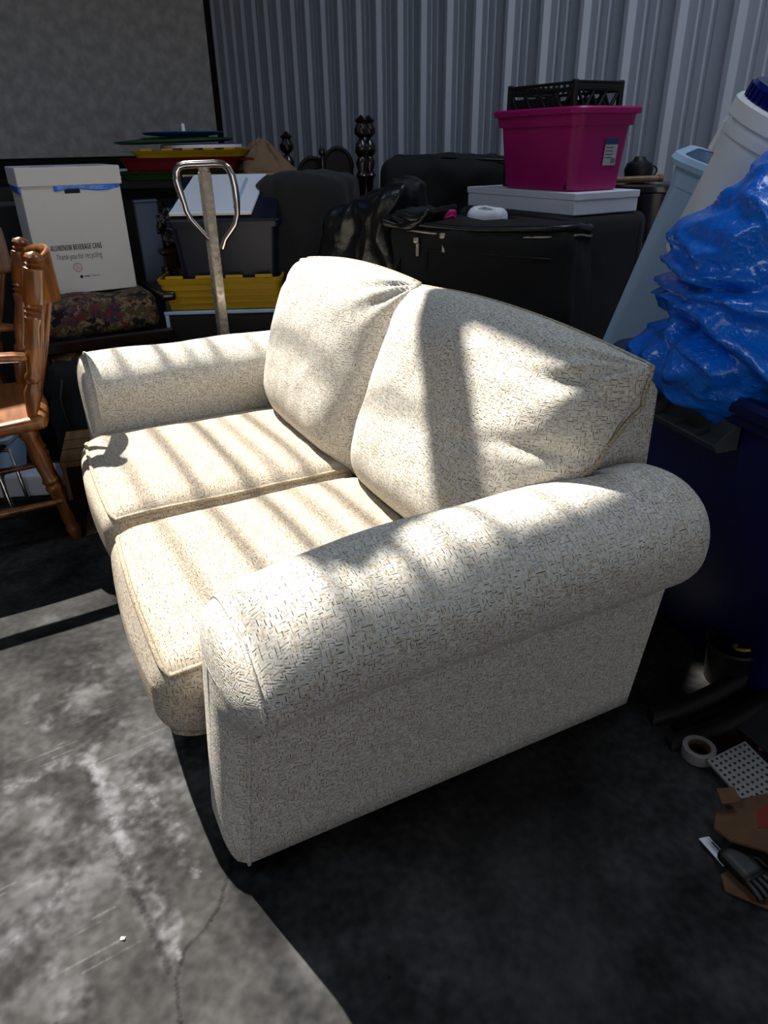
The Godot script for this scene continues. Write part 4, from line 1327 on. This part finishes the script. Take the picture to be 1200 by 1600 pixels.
# ---------------------------------------------------------------- ottoman, flat box, pink tote, milk crate
func stack() -> void:
	var nz := FastNoiseLite.new()
	nz.seed = 33
	nz.frequency = 2.0
	var ot := thing("charcoal_ottoman", "tall charcoal plush block under the flat white box", "ottoman", BW(2.385, 0, 2.13), YAW_B)
	obj("block", MB.new().soft(Vector3(0, 0.47, 0), Vector3(0.345, 0.47, 0.205), 0.035, 20, func(_q, n, v): return n * nz.get_noise_3dv(v) * 0.012 * (1.0 - maxf(n.y, 0.0))), M.charcoal, ot)
	obj("seam", MB.new().tube([Vector3(0.347, 0.05, -0.16), Vector3(0.35, 0.5, -0.165), Vector3(0.345, 0.9, -0.16)], 0.004, 6), M.charcoal, ot)
	var fb := thing("flat_box", "long flat white cardboard box under the pink tote", "box", BW(2.377, 0.941, 2.118), YAW_B)
	obj("body", MB.new().box(Vector3(0, 0.036, 0), Vector3(0.645, 0.072, 0.32), 0.003), M.greybox, fb)
	obj("lid", MB.new().box(Vector3(0, 0.062, 0), Vector3(0.651, 0.024, 0.326), 0.002), M.greybox, fb)
	var pt := thing("pink_tote", "bright magenta plastic tote with a product sticker on the flat white box", "tote", BW(2.315, 1.0155, 2.112), YAW_B)
	obj("body", tub(Vector2(0.205, 0.122), Vector2(0.228, 0.14), 0.268, 0.045, 0.010, 0.055), M.pink, pt)
	var lip := MB.new()
	lip.rings([rrect(0.236, 0.148, 0.05, 0.247), rrect(0.252, 0.164, 0.055, 0.250), rrect(0.254, 0.166, 0.055, 0.266), rrect(0.250, 0.162, 0.055, 0.272), rrect(0.226, 0.138, 0.045, 0.270), rrect(0.226, 0.138, 0.045, 0.250)], true, false, 0.5)
	obj("rim", lip, M.pink, pt)
	var tb := Transform3D(Basis(Vector3(0, 0, 1), -0.085), Vector3(0.2205, 0.128, -0.035))
	var lb := obj("sticker", MB.new().box(Vector3(), Vector3(0.0012, 0.088, 0.062), 0.0003, tb), M.label, pt)
	obj("sticker_band", MB.new().box(Vector3(0.0008, 0.034, 0), Vector3(0.0008, 0.02, 0.062), 0.0002, tb), M.labelblue, lb)
	for k in 4:
		obj("sticker_line", MB.new().box(Vector3(0.0008, 0.014 - 0.011 * k, 0.008), Vector3(0.0006, 0.003, 0.036), 0.0001, tb), M.inkgrey, lb)
	for k in 7:
		obj("bar_mark", MB.new().box(Vector3(0.0008, -0.030, -0.008 - 0.003 * k), Vector3(0.0006, 0.018, 0.0008 + 0.0009 * (k % 2)), 0.0001, tb), M.ink, lb)
	var mc := thing("milk_crate", "black plastic milk crate with lattice sides standing inside the pink tote", "crate", BW(2.325, 1.021, 2.108), YAW_B)
	var cx := 0.185
	var cz := 0.118
	var H := 0.35
	for s in [[1, 1], [1, -1], [-1, 1], [-1, -1]]:
		obj("corner_post", MB.new().box(Vector3((cx - 0.009) * s[0], H / 2, (cz - 0.009) * s[1]), Vector3(0.02, H, 0.02), 0.004), M.black, mc)
	for yy in [0.006, H - 0.010, H - 0.032]:
		for s in [-1, 1]:
			obj("rail", MB.new().box(Vector3(0, yy, (cz - 0.006) * s), Vector3(2 * cx, 0.010, 0.012), 0.002), M.black, mc)
			obj("rail", MB.new().box(Vector3((cx - 0.006) * s, yy, 0), Vector3(0.012, 0.010, 2 * cz), 0.002), M.black, mc)
	for s in [-1, 1]:
		for k in 12:   # short bars between the two top rails
			obj("slot_bar", MB.new().box(Vector3(-cx + 0.03 + 0.028 * k, H - 0.021, (cz - 0.006) * s), Vector3(0.005, 0.018, 0.009), 0.001), M.black, mc)
		for k in 4:    # crossed lattice on the long sides
			for d in [-1, 1]:
				obj("lattice_bar", MB.new().tube([Vector3(-0.12 + 0.08 * k - 0.045 * d, 0.20, (cz - 0.006) * s), Vector3(-0.12 + 0.08 * k + 0.045 * d, H - 0.035, (cz - 0.006) * s)], 0.006, 6), M.black, mc)
		for k in 3:
			for d in [-1, 1]:
				obj("lattice_bar", MB.new().tube([Vector3((cx - 0.006) * s, 0.20, -0.06 + 0.06 * k - 0.035 * d), Vector3((cx - 0.006) * s, H - 0.035, -0.06 + 0.06 * k + 0.035 * d)], 0.006, 6), M.black, mc)
		obj("end_panel", MB.new().box(Vector3((cx - 0.005) * s, 0.10, 0), Vector3(0.006, 0.2, 2 * cz - 0.03), 0.002), M.black, mc)
		obj("side_panel", MB.new().box(Vector3(-0.03, 0.15, (cz - 0.005) * s), Vector3(2 * cx - 0.09, 0.30, 0.005), 0.002), M.black, mc)
		obj("top_band", MB.new().box(Vector3((cx - 0.004) * s, H - 0.02, 0), Vector3(0.008, 0.034, 2 * cz - 0.03), 0.002), M.black, mc)
	obj("floor_grid", MB.new().box(Vector3(0, 0.005, 0), Vector3(2 * cx - 0.02, 0.006, 2 * cz - 0.02), 0.002), M.black, mc)
	# things behind the stack
	var rt := thing("round_table", "dark red-brown round table top glimpsed right of the flat white box", "table", W(1.14, 0, 3.32), 0.0)
	obj("top", MB.new().lathe([[0.0, 0.985], [0.18, 0.985], [0.19, 0.99], [0.19, 1.01], [0.18, 1.016], [0.0, 1.016]], 36), M.cherry, rt)
	obj("pedestal", MB.new().lathe([[0.16, 0.0], [0.16, 0.03], [0.05, 0.08], [0.035, 0.4], [0.06, 0.6], [0.05, 0.985]], 20), M.cherry, rt)
	obj("skirt", MB.new().lathe([[0.17, 0.80], [0.175, 0.985]], 36), M.cherry, rt)
	var kn := thing("black_pot", "round black pot standing on the dark round table behind the pink tote", "pot", W(1.115, 1.0165, 3.36))
	obj("bowl", MB.new().lathe([[0.03, 0.0], [0.055, 0.02], [0.06, 0.05], [0.05, 0.075], [0.03, 0.085], [0.02, 0.10]], 24), M.black, kn)
	obj("handle", MB.new().tube(_circle(Vector3(0.06, 0.045, 0), 0.018, Vector3(1, 0, 0), Vector3(0, 1, 0), 16), 0.004, 6, true), M.black, kn)
	var st := thing("broom_stick", "pale broom stick lying on the dark round table, end showing right of the pink tote", "stick", W(1.10, 1.032, 3.22), 0.0)
	obj("rod", MB.new().tube([Vector3(-0.15, 0, -0.02), Vector3(0.06, 0.006, 0.0)], 0.013, 10), M.plank, st)
	obj("tip", MB.new().tube([Vector3(0.055, 0.006, 0.0), Vector3(0.072, 0.0065, 0.0)], 0.015, 10), M.plank, st)

# ---------------------------------------------------------------- right: grey can, pail, blue bin and bag
func right_pile() -> void:
	var gc := thing("grey_wastebin", "tall pale grey plastic waste bin leaning left of the blue bag", "waste bin", W(0.60, 0.0, 2.12), 0.0)
	gc.basis = Basis(Vector3(0, 0, 1), -0.27) * Basis(Vector3.RIGHT, 0.22) * Basis(Vector3.UP, YAW_B + 0.55)
	gc.position = W(0.765, 0.03, 2.42)
	obj("body", tub(Vector2(0.15, 0.11), Vector2(0.20, 0.13), 1.12, 0.04, 0.004, 0.075), M.grey, gc)
	obj("rim", MB.new().rings([rrect(0.199, 0.129, 0.045, 1.095), rrect(0.222, 0.152, 0.05, 1.095), rrect(0.226, 0.156, 0.05, 1.108), rrect(0.220, 0.150, 0.05, 1.122), rrect(0.196, 0.126, 0.04, 1.122)], true, false, 0.5), M.grey, gc)

	var bn := thing("blue_bin", "large dark blue plastic bin with a black handle under the blue refuse bag", "bin", W(0.975, 0, 1.611), YAW_B - 0.23)
	obj("body", tub(Vector2(0.31, 0.20), Vector2(0.37, 0.25), 0.69, 0.06, 0.016, 0.05), M.binblue, bn)
	obj("rim", MB.new().rings([rrect(0.372, 0.252, 0.07, 0.665), rrect(0.398, 0.278, 0.08, 0.668), rrect(0.402, 0.282, 0.08, 0.690), rrect(0.394, 0.274, 0.08, 0.702), rrect(0.366, 0.246, 0.065, 0.700)], true, false, 0.5), M.binblue, bn)
	for k in 2:
		obj("rim_block", MB.new().box(Vector3(-0.17 - 0.17 * k, 0.655, 0.268), Vector3(0.15, 0.03, 0.02), 0.004), M.binblue, bn)
	var hd := obj("handle", MB.new().prism(PackedVector2Array([Vector2(0.0, 0.05), Vector2(0.006, 0.05), Vector2(0.010, 0.008), Vector2(0.045, 0.0), Vector2(0.058, 0.014), Vector2(0.062, 0.011), Vector2(0.049, -0.006), Vector2(0.006, -0.004), Vector2(0.0, 0.002)]), 0.235, Transform3D(Basis(Vector3(0, 0, 1), Vector3(0, 1, 0), Vector3(-1, 0, 0)), Vector3(0.0, 0.585, 0.250))), M.handle, bn)
	for k in 4:
		obj("rib", MB.new().box(Vector3(-0.117 + 0.078 * k, 0.597, 0.274), Vector3(0.003, 0.016, 0.04), 0.001), M.handle, hd)
	for s in [-1, 1]:
		obj("end_plate", MB.new().prism(PackedVector2Array([Vector2(0, 0.05), Vector2(0.012, 0.048), Vector2(0.06, 0.012), Vector2(0.05, -0.006), Vector2(0, -0.004)]), 0.004, Transform3D(Basis(Vector3(0, 0, 1), Vector3(0, 1, 0), Vector3(-1, 0, 0)), Vector3(0.118 * s, 0.585, 0.250))), M.handle, hd)

	# full blue refuse bag
	var n1 := FastNoiseLite.new()
	n1.seed = 51
	n1.frequency = 2.2
	n1.fractal_octaves = 2
	var n2 := FastNoiseLite.new()
	n2.seed = 52
	n2.frequency = 2.6
	n2.fractal_type = FastNoiseLite.FRACTAL_RIDGED
	n2.fractal_octaves = 2
	n2.fractal_gain = 0.3
	n2.domain_warp_enabled = true
	n2.domain_warp_amplitude = 0.12
	n2.domain_warp_frequency = 1.3
	var bag := thing("refuse_bag", "bulging translucent blue bin bag full of bottles, heaped in the blue bin", "bag", W(1.0, 0.62, 1.60), 0.0)
	var shape := func(u: float, v: float) -> Vector3:
		var a := u * TAU
		var th := (v - 0.5) * PI
		var d := Vector3(cos(a) * cos(th), sin(th), sin(a) * cos(th))
		var r := 1.0 + 0.10 * n1.get_noise_3dv(d * 0.8)
		var q := d * Vector3(0.385, 0.33, 0.32) * r
		var h := q.y / 0.30
		q.x += 0.05 * h
		q.x *= 1.0 - 0.06 * maxf(h, 0.0)
		var waist := exp(-pow((h - 0.05 - 0.25 * d.x) / 0.16, 2.0))       # a fold where the film is pulled in
		q -= Vector3(d.x, 0, d.z) * 0.045 * waist
		if h < 0.0:   # slumps over the rim of the bin
			q.x *= 1.0 + 0.10 * -h
			q.y *= 1.0 + 0.15 * h
		q.y += 0.25
		var e := Vector3(q.x * 0.8 - q.y * 0.6, q.x * 0.6 + q.y * 0.8, q.z)
		var out := n2.get_noise_3d(e.x * 0.5, e.y * 1.5, e.z * 0.8) * 0.020
		# stretch folds that run out from where the film is pinched at the left
		var pd := Vector2(q.x + 0.41, q.y - 0.27)
		var pr := pd.length()
		var ph := atan2(pd.y, pd.x)
		var fade := clampf(pr / 0.05, 0.0, 1.0) * exp(-pow(pr / 0.45, 2.0))
		out += 0.016 * fade * (1.0 - 2.0 * absf(sin(ph * 7.0 + 2.0 * n1.get_noise_2d(pr * 3.0, 4.0))))
		out -= 0.038 * clampf(pr / 0.05, 0.0, 1.0) * exp(-pow((ph - 0.30) / 0.13, 2.0))
		out -= 0.026 * clampf(pr / 0.05, 0.0, 1.0) * exp(-pow((ph + 0.78) / 0.10, 2.0))
		if q.y < 0.02:
			q.y = 0.02 + (q.y - 0.02) * 0.75
		return q + d * out
	obj("film", MB.new().grid(shape, 190, 120), M.bag, bag)
	obj("gathered_neck", MB.new().grid(func(u, v):
		var a: float = u * TAU
		var r: float = 0.035 + 0.03 * v + 0.010 * sin(a * 7.0) * v
		return Vector3(0.12 + r * cos(a) + 0.05 * v, 0.53 + 0.07 * v, -0.06 + r * sin(a)), 60, 10), M.bag, bag)

	var pl := thing("white_pail", "white plastic pail with a dark blue screw lid ring lying tilted behind the blue bag", "pail", W(0.872, 0.885, 1.96), 0.0)
	pl.basis = Basis(Vector3(0, 0, 1), -0.30) * Basis(Vector3.RIGHT, 0.30)
	obj("body", MB.new().lathe([[0.0, 0.0], [0.122, 0.0], [0.125, 0.004], [0.137, 0.27], [0.137, 0.29], [0.150, 0.292], [0.152, 0.31], [0.140, 0.315], [0.140, 0.325], [0.156, 0.327], [0.157, 0.36], [0.152, 0.366], [0.140, 0.366], [0.134, 0.35], [0.12, 0.05], [0.0, 0.05]], 48), M.pail, pl)
	for k in 4:
		obj("ear", MB.new().box(Vector3(0.146 * cos(k * PI / 2 + 0.6), 0.265, 0.146 * sin(k * PI / 2 + 0.6)), Vector3(0.02, 0.07, 0.02), 0.003), M.pail, pl)
	var ring := MB.new()
	ring.lathe([[0.138, 0.352], [0.140, 0.395], [0.134, 0.404], [0.112, 0.404], [0.108, 0.398], [0.108, 0.362], [0.138, 0.352]], 48)
	var lr := obj("lid_ring", ring, M.lidblue, pl)
	for k in 40:
		var a := TAU * k / 40.0
		obj("grip_rib", MB.new().box(Vector3(), Vector3(0.006, 0.038, 0.007), 0.0015, Transform3D(Basis(Vector3.UP, -a), Vector3(0.140 * cos(a), 0.377, 0.140 * sin(a)))), M.lidblue, lr)
	obj("lid_floor", MB.new().lathe([[0.0, 0.358], [0.11, 0.358], [0.11, 0.364], [0.0, 0.364]], 40), M.navy, pl)
	for k in 3:
		obj("print_line", MB.new().box(Vector3(-0.06, 0.13 - 0.014 * k, 0.1175 - 0.0006 * k), Vector3(0.05, 0.006, 0.001), 0.0002), M.labelblue, pl)

	# curved dark board leaning out from the bin foot
	var cb := thing("curved_rail", "dark curved wooden rail lying on the floor by the rear corner of the loveseat", "rail", W(0.80, 0, 1.30), 0.0)
	for w in [[0.0, 0.055, M.headboard, "rail"], [-0.075, 0.03, M.headboard, "lower_strip"]]:
		var rs := []
		for i in 25:
			var t := i / 24.0
			var x: float = lerpf(-0.20, 0.30, t) - w[0] * 0.2
			var f: float = -0.08 + 0.12 * t + 0.16 * t * t + w[0]
			var hgt: float = w[1] * (0.35 + 0.65 * t) + 0.03 * t
			rs.append(PackedVector3Array([Vector3(x, 0.001, -f + 0.02), Vector3(x, hgt, -f + 0.018), Vector3(x + 0.008, hgt + 0.004, -f), Vector3(x, hgt, -f - 0.018), Vector3(x, 0.001, -f - 0.02)]))
		obj(w[3], MB.new().rings(rs), w[2], cb)
	var yr := thing("black_bucket", "small black bucket with a yellow loop handle in shadow below the blue bin", "bucket", W(0.835, 0, 1.36), 0.3)
	obj("body", MB.new().lathe([[0.0, 0.0], [0.05, 0.0], [0.06, 0.10], [0.064, 0.105], [0.06, 0.11], [0.055, 0.10], [0.045, 0.01]], 28), M.black, yr)
	obj("loop", MB.new().tube(_circle(Vector3(0.0, 0.118, 0.03), 0.022, Vector3(1, 0, 0), Vector3(0, 0.35, 0.94), 20), 0.004, 6, true), M.yellow, yr)

# ---------------------------------------------------------------- litter on the floor
func sheet(poly: Array, th: float) -> MB:   # flat piece: [x, ahead] outline round its own centre
	var p := PackedVector2Array()
	for q in poly:
		p.append(Vector2(q[0], q[1]))
	return MB.new().prism(p, th, Transform3D(Basis(Vector3(1, 0, 0), Vector3(0, 0, -1), Vector3(0, 1, 0)), Vector3(0, th / 2, 0)))

func floor_litter() -> void:
	var tp := thing("tape_roll", "roll of clear packing tape lying on the dark floor right of the loveseat", "tape", W(0.668, 0, 1.115))
	obj("tape", MB.new().lathe([[0.024, 0.0], [0.034, 0.0], [0.034, 0.025], [0.024, 0.025], [0.024, 0.0]], 32), M.dullwhite, tp)
	obj("core", MB.new().lathe([[0.021, 0.001], [0.024, 0.001], [0.024, 0.024], [0.021, 0.024], [0.021, 0.001]], 32), M.card, tp)
	var pb := thing("perforated_panel", "small white perforated panel lying tilted among the floor litter", "panel", W(0.735, 0.012, 1.045), 0.35)
	var pt := Transform3D(Basis(Vector3(0, 0, 1), 0.18) * Basis(Vector3.RIGHT, 0.12), Vector3(0, 0.008, 0))
	obj("plate", MB.new(pt).box(Vector3(0, 0.004, 0), Vector3(0.10, 0.008, 0.11), 0.001), M.dullwhite, pb)
	var dots := MB.new(pt)
	for i in 8:
		for j in 9:
			dots.box(Vector3(-0.042 + 0.012 * i, 0.0081, -0.048 + 0.012 * j), Vector3(0.005, 0.0006, 0.005), 0.0001)
	obj("hole_grid", dots, M.ink, pb).set_meta("kind", "stuff")
	obj("red_edge", MB.new(pt).box(Vector3(-0.045, -0.003, 0.058), Vector3(0.06, 0.006, 0.012), 0.001), M.red, pb)
	var c1 := thing("torn_carton", "torn brown cardboard piece with an orange print at the right edge", "cardboard", W(0.68, 0.045, 0.90), 0.0)
	c1.basis = Basis(Vector3.RIGHT, -0.10) * Basis(Vector3(0, 0, 1), 0.10)
	obj("panel", sheet([[-0.055, 0.035], [-0.075, 0.0], [-0.06, -0.03], [-0.01, -0.06], [0.03, -0.15], [0.13, -0.13], [0.14, 0.08], [0.06, 0.07], [-0.01, 0.06]], 0.005), M.card, c1)
	obj("print", sheet([[0.0, -0.01], [0.04, -0.02], [0.08, -0.06], [0.10, 0.02], [0.06, 0.045], [0.02, 0.03]], 0.0008), M.orange, c1).position.y = 0.0055
	obj("torn_flap", MB.new().box(Vector3(-0.03, 0.012, -0.055), Vector3(0.035, 0.004, 0.03), 0.001, Transform3D(Basis(Vector3.RIGHT, 0.4), Vector3())), M.card, c1)
	var c2 := thing("cardboard_strip", "lower strip of brown cardboard flat on the floor at the right edge", "cardboard", W(0.645, 0, 0.795), 0.0)
	obj("panel", sheet([[-0.05, 0.035], [-0.055, 0.005], [0.06, -0.06], [0.10, 0.0], [0.0, 0.06]], 0.006), M.card, c2)
	obj("flute_edge", MB.new().tube([Vector3(-0.052, 0.004, -0.004), Vector3(0.058, 0.004, 0.058)], 0.003, 6), M.card, c2)
	var wc := thing("white_card", "small white card with a blue stripe lying beside the torn carton", "card", W(0.606, 0.002, 0.878), 0.15)
	wc.basis = Basis(Vector3.UP, 0.35) * Basis(Vector3(0, 0, 1), -0.25)
	obj("card", MB.new().box(Vector3(0, 0.003, 0), Vector3(0.026, 0.003, 0.062), 0.0008), M.greybox, wc)
	obj("stripe", MB.new().box(Vector3(0.007, 0.0048, 0.004), Vector3(0.0035, 0.0006, 0.044), 0.0001), M.lidblue, wc)
	var gl := thing("dark_glove", "dark green work glove crumpled between the torn carton and cardboard strip", "glove", W(0.632, 0.006, 0.84), 0.4)
	obj("palm", MB.new().soft(Vector3(0, 0.014, 0), Vector3(0.026, 0.013, 0.035), 0.012, 10), M.black, gl)
	for k in 4:
		obj("finger", MB.new().tube([Vector3(-0.018 + 0.012 * k, 0.012, 0.03), Vector3(-0.02 + 0.013 * k, 0.014, 0.05), Vector3(-0.02 + 0.014 * k, 0.010, 0.065)], 0.006, 8), M.black, gl)
	obj("thumb", MB.new().tube([Vector3(0.022, 0.012, -0.01), Vector3(0.038, 0.014, 0.006), Vector3(0.042, 0.011, 0.022)], 0.006, 8), M.black, gl)
	var gs := thing("grey_sheet", "pale grey rigid sheet leaning at the right edge above the perforated panel", "sheet", W(0.87, 0.03, 1.17), 0.4)
	obj("plate", MB.new().box(Vector3(), Vector3(0.16, 0.006, 0.12), 0.001, Transform3D(Basis(Vector3(0, 0, 1), 0.25))), M.charcoal, gs)
	obj("edge", MB.new().box(Vector3(-0.078, 0.0, 0), Vector3(0.004, 0.010, 0.12), 0.001, Transform3D(Basis(Vector3(0, 0, 1), 0.25))), M.charcoal, gs)
	var bk := thing("brown_carton", "flattened dark brown carton under the litter at the right edge", "cardboard", W(0.80, 0, 1.10), 0.0)
	obj("panel", sheet([[-0.16, 0.10], [-0.10, -0.02], [-0.02, -0.10], [0.20, -0.12], [0.22, 0.12], [0.0, 0.14]], 0.008), M.cherry, bk)
	obj("flap", sheet([[0.0, 0.02], [0.15, -0.06], [0.2, 0.03], [0.05, 0.08]], 0.003), M.card, bk).position.y = 0.008
	# left: things under and beside the chairs
	var cr := thing("wood_crate", "low open-slatted wooden crate between the chair and the far sofa arm", "crate", W(-1.12, 0, 2.60), 0.30)
	for k in 3:
		obj("slat", MB.new().box(Vector3(0, 0.166, -0.10 + 0.105 * k), Vector3(0.24, 0.014, 0.09), 0.002), M.plank, cr)
	for s in [-1, 1]:
		obj("side_board", MB.new().box(Vector3(0.115 * s, 0.08, 0), Vector3(0.016, 0.158, 0.30), 0.002), M.plank, cr)
		obj("end_board", MB.new().box(Vector3(0, 0.07, 0.145 * s), Vector3(0.21, 0.13, 0.014), 0.002), M.cherry, cr)
		obj("end_rail", MB.new().box(Vector3(0, 0.148, 0.156 * s), Vector3(0.246, 0.020, 0.010), 0.002), M.plank, cr)
	var cs := thing("floor_cardboard", "flat tan cardboard sheet with a torn edge on the floor beside the far sofa arm", "cardboard", W(-0.99, 0, 2.30), 0.0)
	obj("panel", sheet([[-0.13, 0.16], [-0.09, -0.0], [-0.03, -0.175], [-0.005, -0.14], [0.02, -0.15], [0.07, -0.15], [0.10, 0.0], [-0.01, 0.17]], 0.005), M.card, cs)
	obj("torn_edge", MB.new().tube([Vector3(-0.03, 0.004, 0.172), Vector3(-0.005, 0.006, 0.138), Vector3(0.02, 0.005, 0.150), Vector3(0.07, 0.004, 0.149)], 0.003, 6), M.cherry, cs)
	var pp := thing("paper_scrap", "white paper scrap curled on the floor at the foot of the wooden crate", "paper", W(-1.19, 0, 2.49), 0.3)
	obj("scrap", MB.new().grid(func(u, v): return Vector3(-0.04 + 0.08 * u, 0.004 + 0.03 * u * u + 0.012 * v, -0.03 + 0.06 * v), 10, 6), M.pail, pp)
	obj("underside", MB.new().grid(func(u, v): return Vector3(-0.04 + 0.08 * u, 0.003 + 0.03 * u * u + 0.012 * v, -0.03 + 0.06 * v), 10, 6, true), M.pail, pp)
	var fo := thing("foam_block", "long pale grey foam block on the floor beneath the honey brown chair", "block", W(-1.36, 0, 2.52), 0.12)
	obj("body", MB.new().soft(Vector3(0, 0.045, 0), Vector3(0.17, 0.045, 0.06), 0.012, 8), M.greybox, fo)
	obj("strap", MB.new().box(Vector3(-0.09, 0.046, 0), Vector3(0.02, 0.094, 0.124), 0.002), M.inkgrey, fo)
	var tb := thing("grey_basin", "pale grey plastic basin under the seat of the honey brown chair", "basin", W(-1.62, 0, 2.62), 0.1)
	obj("body", tub(Vector2(0.15, 0.11), Vector2(0.19, 0.14), 0.22, 0.05, 0.012, 0.02), M.grey, tb)
	obj("base_ring", MB.new().rings([rrect(0.14, 0.10, 0.05, 0.0), rrect(0.145, 0.105, 0.05, 0.008)]), M.grey, tb)
	var kb := thing("black_backpack", "black backpack with a red and white tab slumped between the chair and the sofa arm", "backpack", W(-1.28, 0, 2.93), 0.3)
	var nz := FastNoiseLite.new()
	nz.seed = 77
	nz.frequency = 5.0
	obj("body", MB.new().soft(Vector3(0, 0.20, 0), Vector3(0.13, 0.20, 0.10), 0.07, 20, func(q, n, v): return n * nz.get_noise_3dv(v) * 0.02 - Vector3(v.x, 0, v.z) * 0.2 * maxf(q.y, 0)), M.blackcloth, kb)
	obj("tab", MB.new().box(Vector3(0.06, 0.335, 0.085), Vector3(0.022, 0.014, 0.006), 0.002), M.red, kb)
	obj("tab", MB.new().box(Vector3(0.035, 0.342, 0.085), Vector3(0.022, 0.016, 0.006), 0.002), M.pail, kb)
	obj("strap", MB.new().tube([Vector3(-0.05, 0.36, 0.07), Vector3(-0.07, 0.28, 0.115), Vector3(-0.06, 0.12, 0.125), Vector3(-0.05, 0.03, 0.10)], 0.010, 8), M.rubber, kb)
	var pf := thing("folding_stool", "chrome tube folding stool frame partly hidden under the honey brown chair", "stool", W(-1.50, 0, 2.34), 0.1)
	for s in [-1, 1]:
		obj("tube_leg", MB.new().tube([Vector3(-0.16, 0.008, 0.07 * s), Vector3(-0.14, 0.20, 0.07 * s), Vector3(0.14, 0.21, 0.07 * s), Vector3(0.16, 0.008, 0.07 * s)], 0.008, 10), M.chrome, pf)
	obj("seat", MB.new().box(Vector3(0, 0.222, 0), Vector3(0.26, 0.012, 0.17), 0.004), M.black, pf)
	var ch := thing("paint_chip", "tiny white paint chip lying alone on the bare concrete in the foreground", "chip", W(-0.454, 0, 0.736))
	obj("flake", MB.new().box(Vector3(0, 0.0012, 0), Vector3(0.008, 0.002, 0.006), 0.0005), M.pail, ch)
	obj("crumb", MB.new().box(Vector3(0.002, 0.003, 0.001), Vector3(0.004, 0.002, 0.004), 0.0005), M.pail, ch)
	var lp := thing("thread_loop", "thin loose thread loop at the inner front of the far sofa arm", "thread", SOFA0 + S(1.475, 0.372, -0.035).rotated(Vector3.UP, YAW_S), YAW_S)
	obj("loop", MB.new().tube(_circle(Vector3(), 0.012, Vector3(1, 0, 0), Vector3(0, 0.8, 0.6), 24), 0.0008, 5, true), M.welt, lp)
